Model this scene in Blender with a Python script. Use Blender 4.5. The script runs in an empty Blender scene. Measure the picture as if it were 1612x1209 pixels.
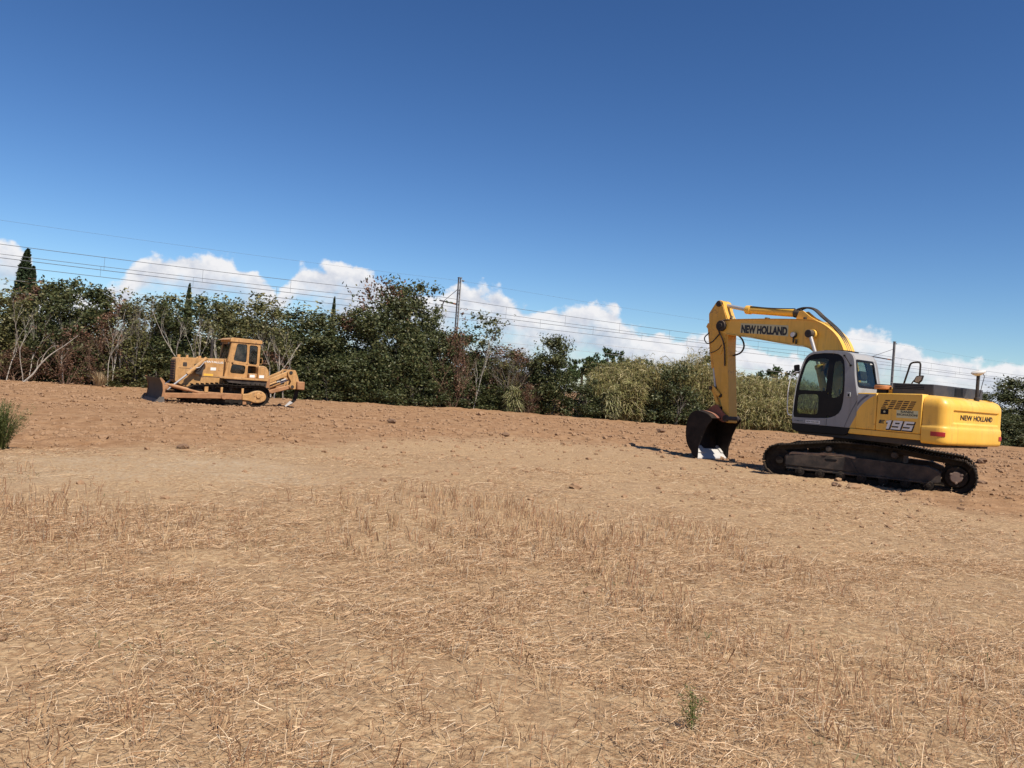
import bpy, bmesh, math, random
import numpy as np
from mathutils import Matrix, Vector

random.seed(7)
rng = np.random.default_rng(7)
R = math.radians
scene = bpy.context.scene
col = scene.collection

# ------------------------------------------------------------------ camera
FPX, W0, H0 = 1250.0, 1612.0, 1209.0
ROLL, PITCH, EYE = R(4.1), 0.004, 1.6
cam_d = bpy.data.cameras.new('camera')
cam = bpy.data.objects.new('camera', cam_d)
col.objects.link(cam)
cam_d.sensor_fit = 'HORIZONTAL'
cam_d.sensor_width = 36.0
cam_d.lens = FPX / W0 * 36.0
cam_d.clip_start = 0.1
cam_d.clip_end = 8000
_F = Vector((0, math.cos(PITCH), math.sin(PITCH)))
_U = Vector((0, -math.sin(PITCH), math.cos(PITCH)))
_Rt = Vector((1, 0, 0))
_r = math.cos(ROLL) * _Rt + math.sin(ROLL) * _U
_u = -math.sin(ROLL) * _Rt + math.cos(ROLL) * _U
m = Matrix((( _r.x, _u.x, -_F.x, 0), (_r.y, _u.y, -_F.y, 0), (_r.z, _u.z, -_F.z, EYE), (0, 0, 0, 1)))
cam.matrix_world = m
scene.camera = cam

# ------------------------------------------------------------------ light
SUN_AZ, SUN_EL = R(38), R(54)          # measured from behind the camera, towards its right
sd = Vector((math.sin(SUN_AZ) * math.cos(SUN_EL), -math.cos(SUN_AZ) * math.cos(SUN_EL), math.sin(SUN_EL)))
sl = bpy.data.lights.new('sun', 'SUN')
sl.energy = 4.6
sl.angle = R(0.53)
sl.color = (1.0, 0.93, 0.81)
sun = bpy.data.objects.new('sun', sl)
sun.rotation_euler = sd.to_track_quat('Z', 'Y').to_euler()
sun.location = (10, -10, 30)
col.objects.link(sun)

scene.view_settings.view_transform = 'Standard'
scene.view_settings.look = 'None'
scene.view_settings.exposure = 0.52
scene.view_settings.gamma = 1.0
scene.view_settings.use_curve_mapping = False

world = bpy.data.worlds.new('World')
scene.world = world
world.use_nodes = True


class NT:
    """small helper for node trees"""
    def __init__(self, tree):
        self.t = tree
        self.n = tree.nodes
        self.l = tree.links

    def node(self, kind, **kw):
        n = self.n.new(kind)
        for k, v in kw.items():
            setattr(n, k, v)
        return n

    def put(self, sock, v):
        if hasattr(v, 'is_output') or isinstance(v, bpy.types.NodeSocket):
            self.l.new(v, sock)
        else:
            sock.default_value = v

    def math(self, op, a, b=0.0, c=0.0, clamp=False):
        n = self.node('ShaderNodeMath', operation=op, use_clamp=clamp)
        self.put(n.inputs[0], a)
        self.put(n.inputs[1], b)
        self.put(n.inputs[2], c)
        return n.outputs[0]

    def smooth(self, v, a, b, lo=0.0, hi=1.0):
        n = self.node('ShaderNodeMapRange', interpolation_type='SMOOTHSTEP')
        self.put(n.inputs[0], v)
        self.put(n.inputs[1], a)
        self.put(n.inputs[2], b)
        self.put(n.inputs[3], lo)
        self.put(n.inputs[4], hi)
        return n.outputs[0]

    def noise(self, vec, scale, detail=4.0, rough=0.55, lac=2.0, dist=0.0):
        n = self.node('ShaderNodeTexNoise')
        if vec is not None:
            self.l.new(vec, n.inputs['Vector'])
        n.inputs['Scale'].default_value = scale
        n.inputs['Detail'].default_value = detail
        n.inputs['Roughness'].default_value = rough
        n.inputs['Lacunarity'].default_value = lac
        n.inputs['Distortion'].default_value = dist
        return n.outputs[0]

    def mix(self, fac, a, b, mode='MIX'):
        n = self.node('ShaderNodeMix', data_type='RGBA', blend_type=mode)
        self.put(n.inputs[0], fac)
        self.put(n.inputs[6], a if not isinstance(a, tuple) else (*a[:3], 1.0))
        self.put(n.inputs[7], b if not isinstance(b, tuple) else (*b[:3], 1.0))
        return n.outputs[2]

    def attr(self, name):
        n = self.node('ShaderNodeAttribute', attribute_name=name)
        return n


def build_world():
    t = NT(world.node_tree)
    t.n.clear()
    out = t.node('ShaderNodeOutputWorld')
    sky = t.node('ShaderNodeTexSky', sky_type='NISHITA')
    sky.sun_disc = False
    sky.sun_elevation = SUN_EL
    sky.sun_rotation = math.pi - SUN_AZ
    sky.altitude = 200.0
    sky.air_density = 1.0
    sky.dust_density = 0.0
    sky.ozone_density = 2.0
    gm = t.node('ShaderNodeGamma')
    gm.inputs[1].default_value = 1.32
    t.l.new(sky.outputs[0], gm.inputs[0])
    hs = t.node('ShaderNodeHueSaturation')
    hs.inputs['Saturation'].default_value = 1.08
    hs.inputs['Value'].default_value = 1.0
    t.l.new(gm.outputs[0], hs.inputs['Color'])
    wb = t.mix(1.0, hs.outputs[0], (.50, .555, .63), 'MULTIPLY')          # the camera's rendering of the blue
    bg = t.node('ShaderNodeBackground')
    t.l.new(wb, bg.inputs[0])
    bg.inputs[1].default_value = 0.069
    # cumulus banks low round the horizon, a function of direction only
    tc = t.node('ShaderNodeTexCoord')
    sep = t.node('ShaderNodeSeparateXYZ')
    t.l.new(tc.outputs['Generated'], sep.inputs[0])
    x, y, z = sep.outputs
    az = t.math('ARCTAN2', x, y)
    hor = t.math('SQRT', t.math('ADD', t.math('MULTIPLY', x, x), t.math('MULTIPLY', y, y)))
    el = t.math('MULTIPLY', t.math('ARCTAN2', z, hor), 180 / math.pi)          # degrees
    azn = t.math('MULTIPLY_ADD', az, 1 / (2 * math.pi), 0.5)                       # 0..1
    tops = [(-33.4, 7.2), (-31.6, 6.2), (-30, 4.6), (-27.2, 4.6), (-25.9, 7.5), (-23, 7.5), (-20.5, 7.9), (-18.4, 7.6), (-17.1, 5.6),
            (-16.4, 7.7), (-14, 8.3), (-12.4, 8.6), (-10.6, 7.7), (-8.6, 7.0), (-6.4, 6.5), (-5.4, 6.7), (-4.4, 7.8),
            (-2.4, 7.7), (-.4, 6.7), (1.2, 6.2), (3.2, 7.0), (6.4, 6.9), (8.2, 5.9), (11.0, 4.9), (13.3, 5.2), (17, 4.6),
            (20.5, 4.4), (22.4, 5.4), (24.3, 6.2), (26, 5.2), (28.8, 4.7), (31, 4.6), (33, 4.1)]
    rr = random.Random(5)
    pts = []
    a = -180.0
    while a < -36:
        pts.append((a, rr.uniform(4.6, 8.2)))
        a += rr.uniform(5, 9)
    pts += tops
    a = 37.0
    while a < 178:
        pts.append((a, rr.uniform(4.4, 8.0)))
        a += rr.uniform(5, 9)
    pts.append((180.0, pts[0][1]))

    def curve(points, lo, hi):
        fc = t.node('ShaderNodeFloatCurve')
        c = fc.mapping.curves[0]
        while len(c.points) > 2:
            c.points.remove(c.points[1])
        c.points[0].location = (points[0][0] / 360 + .5, (points[0][1] - lo) / (hi - lo))
        c.points[1].location = (points[-1][0] / 360 + .5, (points[-1][1] - lo) / (hi - lo))
        for p in points[1:-1]:
            c.points.new(p[0] / 360 + .5, (p[1] - lo) / (hi - lo))
        fc.mapping.update()
        t.l.new(azn, fc.inputs[1])
        return t.math('MULTIPLY_ADD', fc.outputs[0], hi - lo, lo)

    T = curve(pts, 0.0, 10.0)
    sol = curve([(-180, .7), (-120, .5), (-70, .75), (-34, .62), (-22, .60), (-15, .72), (-8, .8), (5, .85), (20, .8), (34, .9), (80, .6), (130, .8), (180, .7)], 0.0, 1.0)
    mp = t.node('ShaderNodeMapping')
    mp.inputs['Scale'].default_value = (1.0, 1.0, 1.25)
    t.l.new(tc.outputs['Generated'], mp.inputs[0])
    v = mp.outputs[0]
    nA = t.noise(v, 26, 9, .58)
    nB = t.noise(v, 9, 3, .5)
    nD = t.noise(v, 60, 6, .6)
    vo = t.node('ShaderNodeTexVoronoi', feature='SMOOTH_F1')
    vo.inputs['Scale'].default_value = 42
    vo.inputs['Smoothness'].default_value = .6
    dv = t.node('ShaderNodeVectorMath', operation='MULTIPLY_ADD')
    nc = t.node('ShaderNodeTexNoise')
    nc.inputs['Scale'].default_value = 40
    nc.inputs['Detail'].default_value = 4
    t.l.new(v, nc.inputs['Vector'])
    t.l.new(nc.outputs[1], dv.inputs[0])
    dv.inputs[1].default_value = (.035, .035, .035)
    t.l.new(v, dv.inputs[2])
    t.l.new(dv.outputs[0], vo.inputs['Vector'])
    puff = t.math('SUBTRACT', .5, vo.outputs['Distance'])
    edge = t.math('MULTIPLY_ADD', t.math('SUBTRACT', nA, .5), 3.0, t.math('MULTIPLY', puff, .9))
    depth = t.math('ADD', t.math('SUBTRACT', t.math('SUBTRACT', T, .5), el), edge)                        # degrees under the top
    m_top = t.smooth(depth, 0.0, .62)
    band = t.smooth(depth, 2.9, 1.2)                                             # firm upper part
    low = t.smooth(t.math('ADD', t.math('ADD', nB, t.math('MULTIPLY', nA, .5)), t.math('MULTIPLY_ADD', sol, .55, -.30)), .62, .95)
    fill = t.math('MAXIMUM', band, t.math('MULTIPLY', low, .94))
    alpha = t.math('MULTIPLY', m_top, fill)
    alpha = t.math('MULTIPLY', alpha, t.smooth(el, -3.0, 0.5, .2, 1.0))
    # lit tops, greyer bases: the puffs catch the sun from above
    sh = t.node('ShaderNodeVectorMath', operation='ADD')
    t.l.new(v, sh.inputs[0])
    sh.inputs[1].default_value = (sd.x * .012, sd.y * .012, sd.z * .016)
    nA2 = t.noise(sh.outputs[0], 26, 9, .58)
    relief = t.math('MULTIPLY', t.math('SUBTRACT', nA, nA2), 2.6)
    lit = t.math('ADD', t.smooth(depth, 4.6, .2, .05, .9), relief, clamp=True)
    lit = t.math('ADD', lit, t.math('MULTIPLY', t.math('SUBTRACT', nD, .5), .22), clamp=True)
    ccol = t.mix(lit, (.46, .52, .65), (.90, .90, .92))
    bgc = t.node('ShaderNodeBackground')
    t.l.new(ccol, bgc.inputs[0])
    bgc.inputs[1].default_value = .69
    mx = t.node('ShaderNodeMixShader')
    t.l.new(alpha, mx.inputs[0])
    t.l.new(bg.outputs[0], mx.inputs[1])
    t.l.new(bgc.outputs[0], mx.inputs[2])
    t.l.new(mx.outputs[0], out.inputs[0])


build_world()


def at(px, py, Y):
    """photo pixel -> the point of that sight line at distance Y in front of the camera (world)"""
    u, v = px - W0 / 2, py - H0 / 2
    c, s = math.cos(ROLL), math.sin(ROLL)
    a, b = u * c + v * s, -u * s + v * c
    d = _F * 1.0 + _Rt * (a / FPX) - _U * (b / FPX)
    k = Y / d.y
    return Vector((d.x * k, Y, EYE + d.z * k))


# ------------------------------------------------------------------ noise for terrain
def vnoise(x, y, seed=0):
    xi, yi = np.floor(x).astype(np.int64), np.floor(y).astype(np.int64)
    fx, fy = x - xi, y - yi
    fx, fy = fx * fx * (3 - 2 * fx), fy * fy * (3 - 2 * fy)

    def h(a, b):
        n = (a * 374761393 + b * 668265263 + seed * 1274126177) & 0xffffffff
        n = ((n ^ (n >> 13)) * 1274126177) & 0xffffffff
        n = n ^ (n >> 16)
        return (n & 0xffff) / 65535.0
    return (h(xi, yi) * (1 - fx) + h(xi + 1, yi) * fx) * (1 - fy) + (h(xi, yi + 1) * (1 - fx) + h(xi + 1, yi + 1) * fx) * fy


def fbm(x, y, octv=4, seed=0, gain=.5):
    s, a, t_ = 0, 1.0, 0
    for i in range(octv):
        s = s + a * vnoise(x * 2 ** i, y * 2 ** i, seed + i * 17)
        t_ += a
        a *= gain
    return s / t_


def sstep(a, b, v):
    t_ = np.clip((v - a) / (b - a), 0, 1)
    return t_ * t_ * (3 - 2 * t_)


EX_POS, EX_YAW, TR_YAW = (8.33, 18.5), 125.5, 150.0
DZ_POS, DZ_YAW = (-12.31, 34.11), 213.6

SLX = np.array([-60, -6.96, -4.58, -3.47, -2.17, -1.11, .6, 2.0, 2.7, 3.1, 3.9, 60])
SLY = np.array([13, 10.9, 8.7, 8.9, 11.4, 12.2, 11.3, 11.2, 8.9, 7.3, 4.6, -30])
MLX = np.array([-60, -8.6, -6.5, -4.3, -2.6, 0, 3.5, 5.7, 8.0, 60])
MLY = np.array([13, 13.4, 15.6, 17.8, 20.6, 24.5, 26, 21.0, 15.2, -20])


def zones(x, y):
    """straw cover, scattered straw, fresh red soil, pale trodden soil; each 0..1"""
    wob = (fbm(x * .35, y * .35, 3, 3) - .5) * 4.5
    wob2 = (fbm(x * 1.3, y * 1.3, 3, 9) - .5) * 2.0
    s = sstep(1.2, -1.6, y - np.interp(x, SLX, SLY) + wob + wob2)
    mid = sstep(2.0, -2.5, y - np.interp(x, MLX, MLY) + wob * 1.6) * (1 - s)
    red = sstep(-3.0, 2.0, y - np.interp(x, MLX, MLY) + wob)
    dx, dy = (x + 5.2) / 2.5, (y - 12.4) / 2.6
    pale = sstep(1.2, .45, np.sqrt(dx * dx + dy * dy) + (fbm(x * .6, y * .6, 3, 21) - .5) * .9)
    return s, mid, red, pale


def rut_height(x, y):
    """the dozer's passes: shallow parallel ridges across the graded strip"""
    q = y + .22 * x + (fbm(x * .12, y * .12, 2, 31) - .5) * 3
    return (vnoise(q * .9, q * 0 + 3.3, 41) - .5) * .12 + (vnoise(q * 2.6, x * .06, 43) - .5) * .07


def ground_z(x, y):
    x = np.asarray(x, float)
    y = np.asarray(y, float)
    s, mid, red, pale = zones(x, y)
    far = sstep(150, 60, np.hypot(x, y))
    z = (fbm(x * .22, y * .22, 3, 1) - .5) * .10
    z = z + (fbm(x * 1.7, y * 1.7, 4, 2, .6) - .5) * .06
    near = sstep(14, 8, y)
    z = z + (fbm(x * 7, y * 7, 3, 5, .6) - .5) * (.018 + .022 * s) * near
    z = z + red * (rut_height(x, y) + (fbm(x * 2.4, y * 2.4, 4, 12, .65) - .5) * .13)
    # spoil thrown up along the foot of the hedge
    hy = np.interp(x, [-45, -24, -15, -2.5, 11.5, 34, 60], [41.0, 43.0, 44.4, 48.8, 48.2, 52.0, 56.0])
    z = z + np.exp(-((y - hy) / .9) ** 2) * (.0 + .09 * fbm(x * .5, y * .3, 3, 51)) * sstep(60, 45, np.abs(x))
    z = z + np.exp(-(((x + 27) / 4.5) ** 2 + ((y - 42.3) / 1.4) ** 2)) * .04
    # trodden level under the machines
    for (cx, cy), rad in ((EX_POS, 3.0), (DZ_POS, 3.4)):
        k = sstep(rad, rad * .62, np.hypot(x - cx, y - cy))
        z = z * (1 - k) + (-.015) * k
    ta = R(TR_YAW)
    lx = (x - EX_POS[0]) * math.cos(ta) + (y - EX_POS[1]) * math.sin(ta)
    ly = -(x - EX_POS[0]) * math.sin(ta) + (y - EX_POS[1]) * math.cos(ta)
    z = z + np.exp(-((ly - 1.56) / .13) ** 2) * sstep(2.2, 1.5, np.abs(lx + .1)) * (.02 + .13 * fbm(lx * 2.2, ly * 2.2, 3, 77))
    bx, by = 5.7, 22.2
    k = sstep(1.6, .6, np.hypot(x - bx, y - by))
    z = z * (1 - k)
    return z * far


# ------------------------------------------------------------------ mesh builder
class MB:
    def __init__(self):
        self.v = []
        self.f = []

    def add(self, verts, faces):
        o = len(self.v)
        self.v += [tuple(p) for p in verts]
        self.f += [tuple(i + o for i in f) for f in faces]
        return self

    def box(self, c, s, rot=None):
        hx, hy, hz = s[0] / 2, s[1] / 2, s[2] / 2
        vs = [Vector((sx * hx, sy * hy, sz * hz)) for sz in (-1, 1) for sy in (-1, 1) for sx in (-1, 1)]
        if rot is not None:
            vs = [rot @ p for p in vs]
        c = Vector(c)
        return self.add([p + c for p in vs], [(0, 2, 3, 1), (4, 5, 7, 6), (0, 1, 5, 4), (2, 6, 7, 3), (0, 4, 6, 2), (1, 3, 7, 5)])

    def bar(self, a, b, w, h, up=(0, 0, 1)):
        """rectangular bar from a to b"""
        a, b = Vector(a), Vector(b)
        d = (b - a).normalized()
        upv = Vector(up)
        s = d.cross(upv)
        if s.length < 1e-4:
            s = d.cross(Vector((0, 1, 0)))
        s.normalize()
        t = s.cross(d).normalized()
        vs = []
        for p in (a, b):
            for i, j in ((-1, -1), (1, -1), (1, 1), (-1, 1)):
                vs.append(p + s * (w / 2 * i) + t * (h / 2 * j))
        return self.add(vs, [(0, 1, 2, 3), (7, 6, 5, 4), (0, 4, 5, 1), (1, 5, 6, 2), (2, 6, 7, 3), (3, 7, 4, 0)])

    def prism(self, pts, a0, a1, plane='xz'):
        """polygon pts extruded between a0 and a1 along the third axis"""
        n = len(pts)

        def mp(p, a):
            if plane == 'xz':
                return (p[0], a, p[1])
            if plane == 'xy':
                return (p[0], p[1], a)
            return (a, p[0], p[1])
        vs = [mp(p, a0) for p in pts] + [mp(p, a1) for p in pts]
        fs = [tuple(range(n)), tuple(range(2 * n - 1, n - 1, -1))]
        fs += [(i, (i + 1) % n + 0, (i + 1) % n + n, i + n) for i in range(n)]
        return self.add(vs, fs)

    def ring(self, outer, inner, a0, a1, fn):
        """frame between two closed loops (same count), thickness a0..a1, fn(p, a) -> xyz"""
        n = len(outer)
        vs = [fn(p, a0) for p in outer] + [fn(p, a0) for p in inner] + [fn(p, a1) for p in outer] + [fn(p, a1) for p in inner]
        fs = []
        for i in range(n):
            j = (i + 1) % n
            fs += [(i, j, n + j, n + i), (2 * n + i, 3 * n + i, 3 * n + j, 2 * n + j), (i, 2 * n + i, 2 * n + j, j), (n + i, n + j, 3 * n + j, 3 * n + i)]
        return self.add(vs, fs)

    def tube(self, path, r, n=8, caps=True):
        path = [Vector(p) for p in path]
        rs = r if isinstance(r, (list, tuple)) else [r] * len(path)
        vs, fs = [], []
        prev = None
        for i, p in enumerate(path):
            d = (path[min(i + 1, len(path) - 1)] - path[max(i - 1, 0)]).normalized()
            if prev is None:
                prev = Vector((0, 0, 1)) if abs(d.z) < .9 else Vector((1, 0, 0))
            s = d.cross(prev).normalized()
            t = s.cross(d).normalized()
            prev = t
            for k in range(n):
                a = 2 * math.pi * k / n
                vs.append(p + (s * math.cos(a) + t * math.sin(a)) * rs[i])
        for i in range(len(path) - 1):
            for k in range(n):
                k2 = (k + 1) % n
                fs.append((i * n + k, i * n + k2, (i + 1) * n + k2, (i + 1) * n + k))
        if caps:
            fs.append(tuple(range(n - 1, -1, -1)))
            fs.append(tuple(range((len(path) - 1) * n, len(path) * n)))
        return self.add(vs, fs)

    def cyl(self, a, b, r, r2=None, n=20):
        return self.tube([a, b], [r, r if r2 is None else r2], n)

    def build(self, name, mat, parent=None, bevel=0, seg=2, sharp=32, smooth=True):
        me = bpy.data.meshes.new(name)
        me.from_pydata([tuple(p) for p in self.v], [], self.f)
        bm = bmesh.new()
        bm.from_mesh(me)
        bmesh.ops.recalc_face_normals(bm, faces=bm.faces)
        bm.to_mesh(me)
        bm.free()
        if smooth:
            me.polygons.foreach_set('use_smooth', [True] * len(me.polygons))
            me.set_sharp_from_angle(angle=R(sharp))
        if mat is not None:
            me.materials.append(mat)
        o = bpy.data.objects.new(name, me)
        col.objects.link(o)
        if parent is not None:
            o.parent = parent
        if bevel:
            b = o.modifiers.new('bevel', 'BEVEL')
            b.width = bevel
            b.segments = seg
            b.limit_method = 'ANGLE'
            b.angle_limit = R(32)
        return o


def thing(name, loc, label, cat, rz=0.0, group=None):
    o = bpy.data.objects.new(name, None)
    o.empty_display_size = .3
    col.objects.link(o)
    o.location = loc
    o.rotation_euler = (0, 0, rz)
    tag(o, label, cat, group)
    return o


def tag(o, label=None, cat=None, group=None, kind=None):
    if label:
        o['label'] = label
    if cat:
        o['category'] = cat
    if group:
        o['group'] = group
    if kind:
        o['kind'] = kind
    return o


def crom(pts, n=6, closed=False):
    """Catmull-Rom through 2D/3D points"""
    P = [np.array(p, float) for p in pts]
    out = []
    N = len(P)
    rg = range(N) if closed else range(N - 1)
    for i in rg:
        p0 = P[(i - 1) % N] if closed or i > 0 else P[0]
        p1, p2 = P[i], P[(i + 1) % N]
        p3 = P[(i + 2) % N] if closed or i + 2 < N else P[-1]
        for k in range(n):
            t = k / n
            out.append(tuple(.5 * ((2 * p1) + (-p0 + p2) * t + (2 * p0 - 5 * p1 + 4 * p2 - p3) * t * t + (-p0 + 3 * p1 - 3 * p2 + p3) * t ** 3)))
    if not closed:
        out.append(tuple(P[-1]))
    return out


def rounded(pts, rad, n=4):
    """polygon with its corners rounded; rad one value or one per corner"""
    out = []
    N = len(pts)
    for i in range(N):
        p0, p1, p2 = (np.array(pts[(i + k) % N], float) for k in (-1, 0, 1))
        r = rad[i] if isinstance(rad, (list, tuple)) else rad
        d0, d1 = p0 - p1, p2 - p1
        l0, l1 = np.linalg.norm(d0), np.linalg.norm(d1)
        k = min(r, l0 * .49, l1 * .49)
        a, b = p1 + d0 / l0 * k, p1 + d1 / l1 * k
        for j in range(n + 1):
            t = j / n
            out.append(tuple((1 - t) ** 2 * a + 2 * t * (1 - t) * p1 + t * t * b))
    return out


def resample(pts, n):
    """closed loop resampled to n points, starting at the point of smallest angle about its centre"""
    P = np.array(pts, float)
    c = P.mean(0)
    ang = np.linspace(-math.pi, math.pi, n, endpoint=False)
    Q = np.vstack([P, P[:1]])
    res = []
    for a in ang:
        d = np.array([math.cos(a), math.sin(a)])
        best = None
        for i in range(len(P)):
            e = Q[i + 1] - Q[i]
            den = d[0] * e[1] - d[1] * e[0]
            if abs(den) < 1e-9:
                continue
            w = Q[i] - c
            t = (w[0] * e[1] - w[1] * e[0]) / den
            s = (w[0] * d[1] - w[1] * d[0]) / den
            if t > 0 and -1e-6 <= s <= 1 + 1e-6 and (best is None or t > best):
                best = t
        res.append(tuple(c + d * best))
    return res, c


def loops(outer, inner, n=64):
    """outer and inner resampled about the inner loop's centre so that they pair up"""
    I = np.array(inner, float)
    c = I.mean(0)

    def rs(L):
        P = np.array(L, float)
        Q = np.vstack([P, P[:1]])
        res = []
        for a in np.linspace(-math.pi, math.pi, n, endpoint=False):
            d = np.array([math.cos(a), math.sin(a)])
            best = None
            for i in range(len(P)):
                e = Q[i + 1] - Q[i]
                den = d[0] * e[1] - d[1] * e[0]
                if abs(den) < 1e-9:
                    continue
                w = Q[i] - c
                t = (w[0] * e[1] - w[1] * e[0]) / den
                s = (w[0] * d[1] - w[1] * d[0]) / den
                if t > 0 and -1e-6 <= s <= 1 + 1e-6 and (best is None or t > best):
                    best = t
            res.append(tuple(c + d * best))
        return res
    return rs(outer), rs(inner)


# ------------------------------------------------------------------ materials
def new_mat(name):
    m_ = bpy.data.materials.new(name)
    m_.use_nodes = True
    t = NT(m_.node_tree)
    t.n.clear()
    out = t.node('ShaderNodeOutputMaterial')
    p = t.node('ShaderNodeBsdfPrincipled')
    t.l.new(p.outputs[0], out.inputs[0])
    return m_, t, p, out


def paint(name, c, rough=.42, dust=.25, dustcol=(.34, .23, .14), rust=0.0, rustcol=(.16, .06, .025), metal=0.0, var=.12, scale=3.0, bump=.0, coat=0.0, spec=.5, streak=0.0):
    m_, t, p, out = new_mat(name)
    tc = t.node('ShaderNodeTexCoord')
    v = tc.outputs['Object']
    n1 = t.noise(v, scale, 5, .6)
    n2 = t.noise(v, scale * 5, 5, .65)
    geo = t.node('ShaderNodeNewGeometry')
    sp = t.node('ShaderNodeSeparateXYZ')
    t.l.new(geo.outputs['Normal'], sp.inputs[0])
    upw = t.smooth(sp.outputs[2], -.1, .9)
    base = t.mix(t.smooth(n1, .3, .7), tuple(k * (1 - var) for k in c), tuple(min(1, k * (1 + var)) for k in c))
    if rust > 0:
        rf = t.smooth(t.math('ADD', t.math('MULTIPLY', n2, .55), t.math('MULTIPLY', n1, .45)), .68 - .25 * rust, .74 - .18 * rust)
        base = t.mix(rf, base, rustcol)
    if streak:
        mps = t.node('ShaderNodeMapping')
        mps.inputs['Scale'].default_value = (11, 11, 1.1)
        t.l.new(v, mps.inputs[0])
        ns = t.noise(mps.outputs[0], 1.0, 5, .65)
        sf = t.math('MULTIPLY', t.smooth(t.math('ADD', t.math('MULTIPLY', ns, .7), t.math('MULTIPLY', n1, .3)), .50, .66), streak)
        base = t.mix(sf, base, tuple(k * .35 + d_ * .12 for k, d_ in zip(c, dustcol)))
        speck = t.smooth(t.noise(v, 38, 3, .7), .66, .74, 0, streak)
        base = t.mix(speck, base, (.10, .055, .03))
    df = t.math('MULTIPLY', t.math('MULTIPLY_ADD', upw, .75, .25), t.smooth(t.math('ADD', n1, t.math('MULTIPLY', n2, .4)), .5, .95))
    df = t.math('MULTIPLY', df, dust * 2.2, clamp=True)
    base = t.mix(df, base, dustcol)
    t.l.new(base, p.inputs['Base Color'])
    p.inputs['Metallic'].default_value = metal
    p.inputs['Specular IOR Level'].default_value = spec
    t.l.new(t.math('MULTIPLY_ADD', df, .35, t.math('MULTIPLY_ADD', n2, .15, rough - .07), clamp=True), p.inputs['Roughness'])
    if coat:
        p.inputs['Coat Weight'].default_value = coat
        p.inputs['Coat Roughness'].default_value = .18
    if bump:
        b = t.node('ShaderNodeBump')
        b.inputs['Strength'].default_value = bump
        b.inputs['Distance'].default_value = .01
        t.l.new(n2, b.inputs['Height'])
        t.l.new(b.outputs[0], p.inputs['Normal'])
    return m_


def glass(name, tint=(.55, .62, .58), base_refl=.05, film=.03):
    m_ = bpy.data.materials.new(name)
    m_.use_nodes = True
    t = NT(m_.node_tree)
    t.n.clear()
    out = t.node('ShaderNodeOutputMaterial')
    tr = t.node('ShaderNodeBsdfTransparent')
    tr.inputs[0].default_value = (*tint, 1)
    gl = t.node('ShaderNodeBsdfGlossy')
    gl.inputs['Roughness'].default_value = .03
    df = t.node('ShaderNodeBsdfDiffuse')
    df.inputs[0].default_value = (.35, .30, .24, 1)
    lw = t.node('ShaderNodeLayerWeight')
    fres = t.math('MULTIPLY_ADD', t.math('POWER', lw.outputs['Facing'], 4.0), .6, base_refl)
    mx = t.node('ShaderNodeMixShader')
    t.l.new(fres, mx.inputs[0])
    t.l.new(tr.outputs[0], mx.inputs[1])
    t.l.new(gl.outputs[0], mx.inputs[2])
    mx2 = t.node('ShaderNodeMixShader')      # a film of dust
    tc = t.node('ShaderNodeTexCoord')
    t.l.new(t.math('MULTIPLY', t.smooth(t.noise(tc.outputs['Object'], 3, 4, .6), .4, .8), film), mx2.inputs[0])
    t.l.new(mx.outputs[0], mx2.inputs[1])
    t.l.new(df.outputs[0], mx2.inputs[2])
    t.l.new(mx2.outputs[0], out.inputs[0])
    return m_


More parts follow.
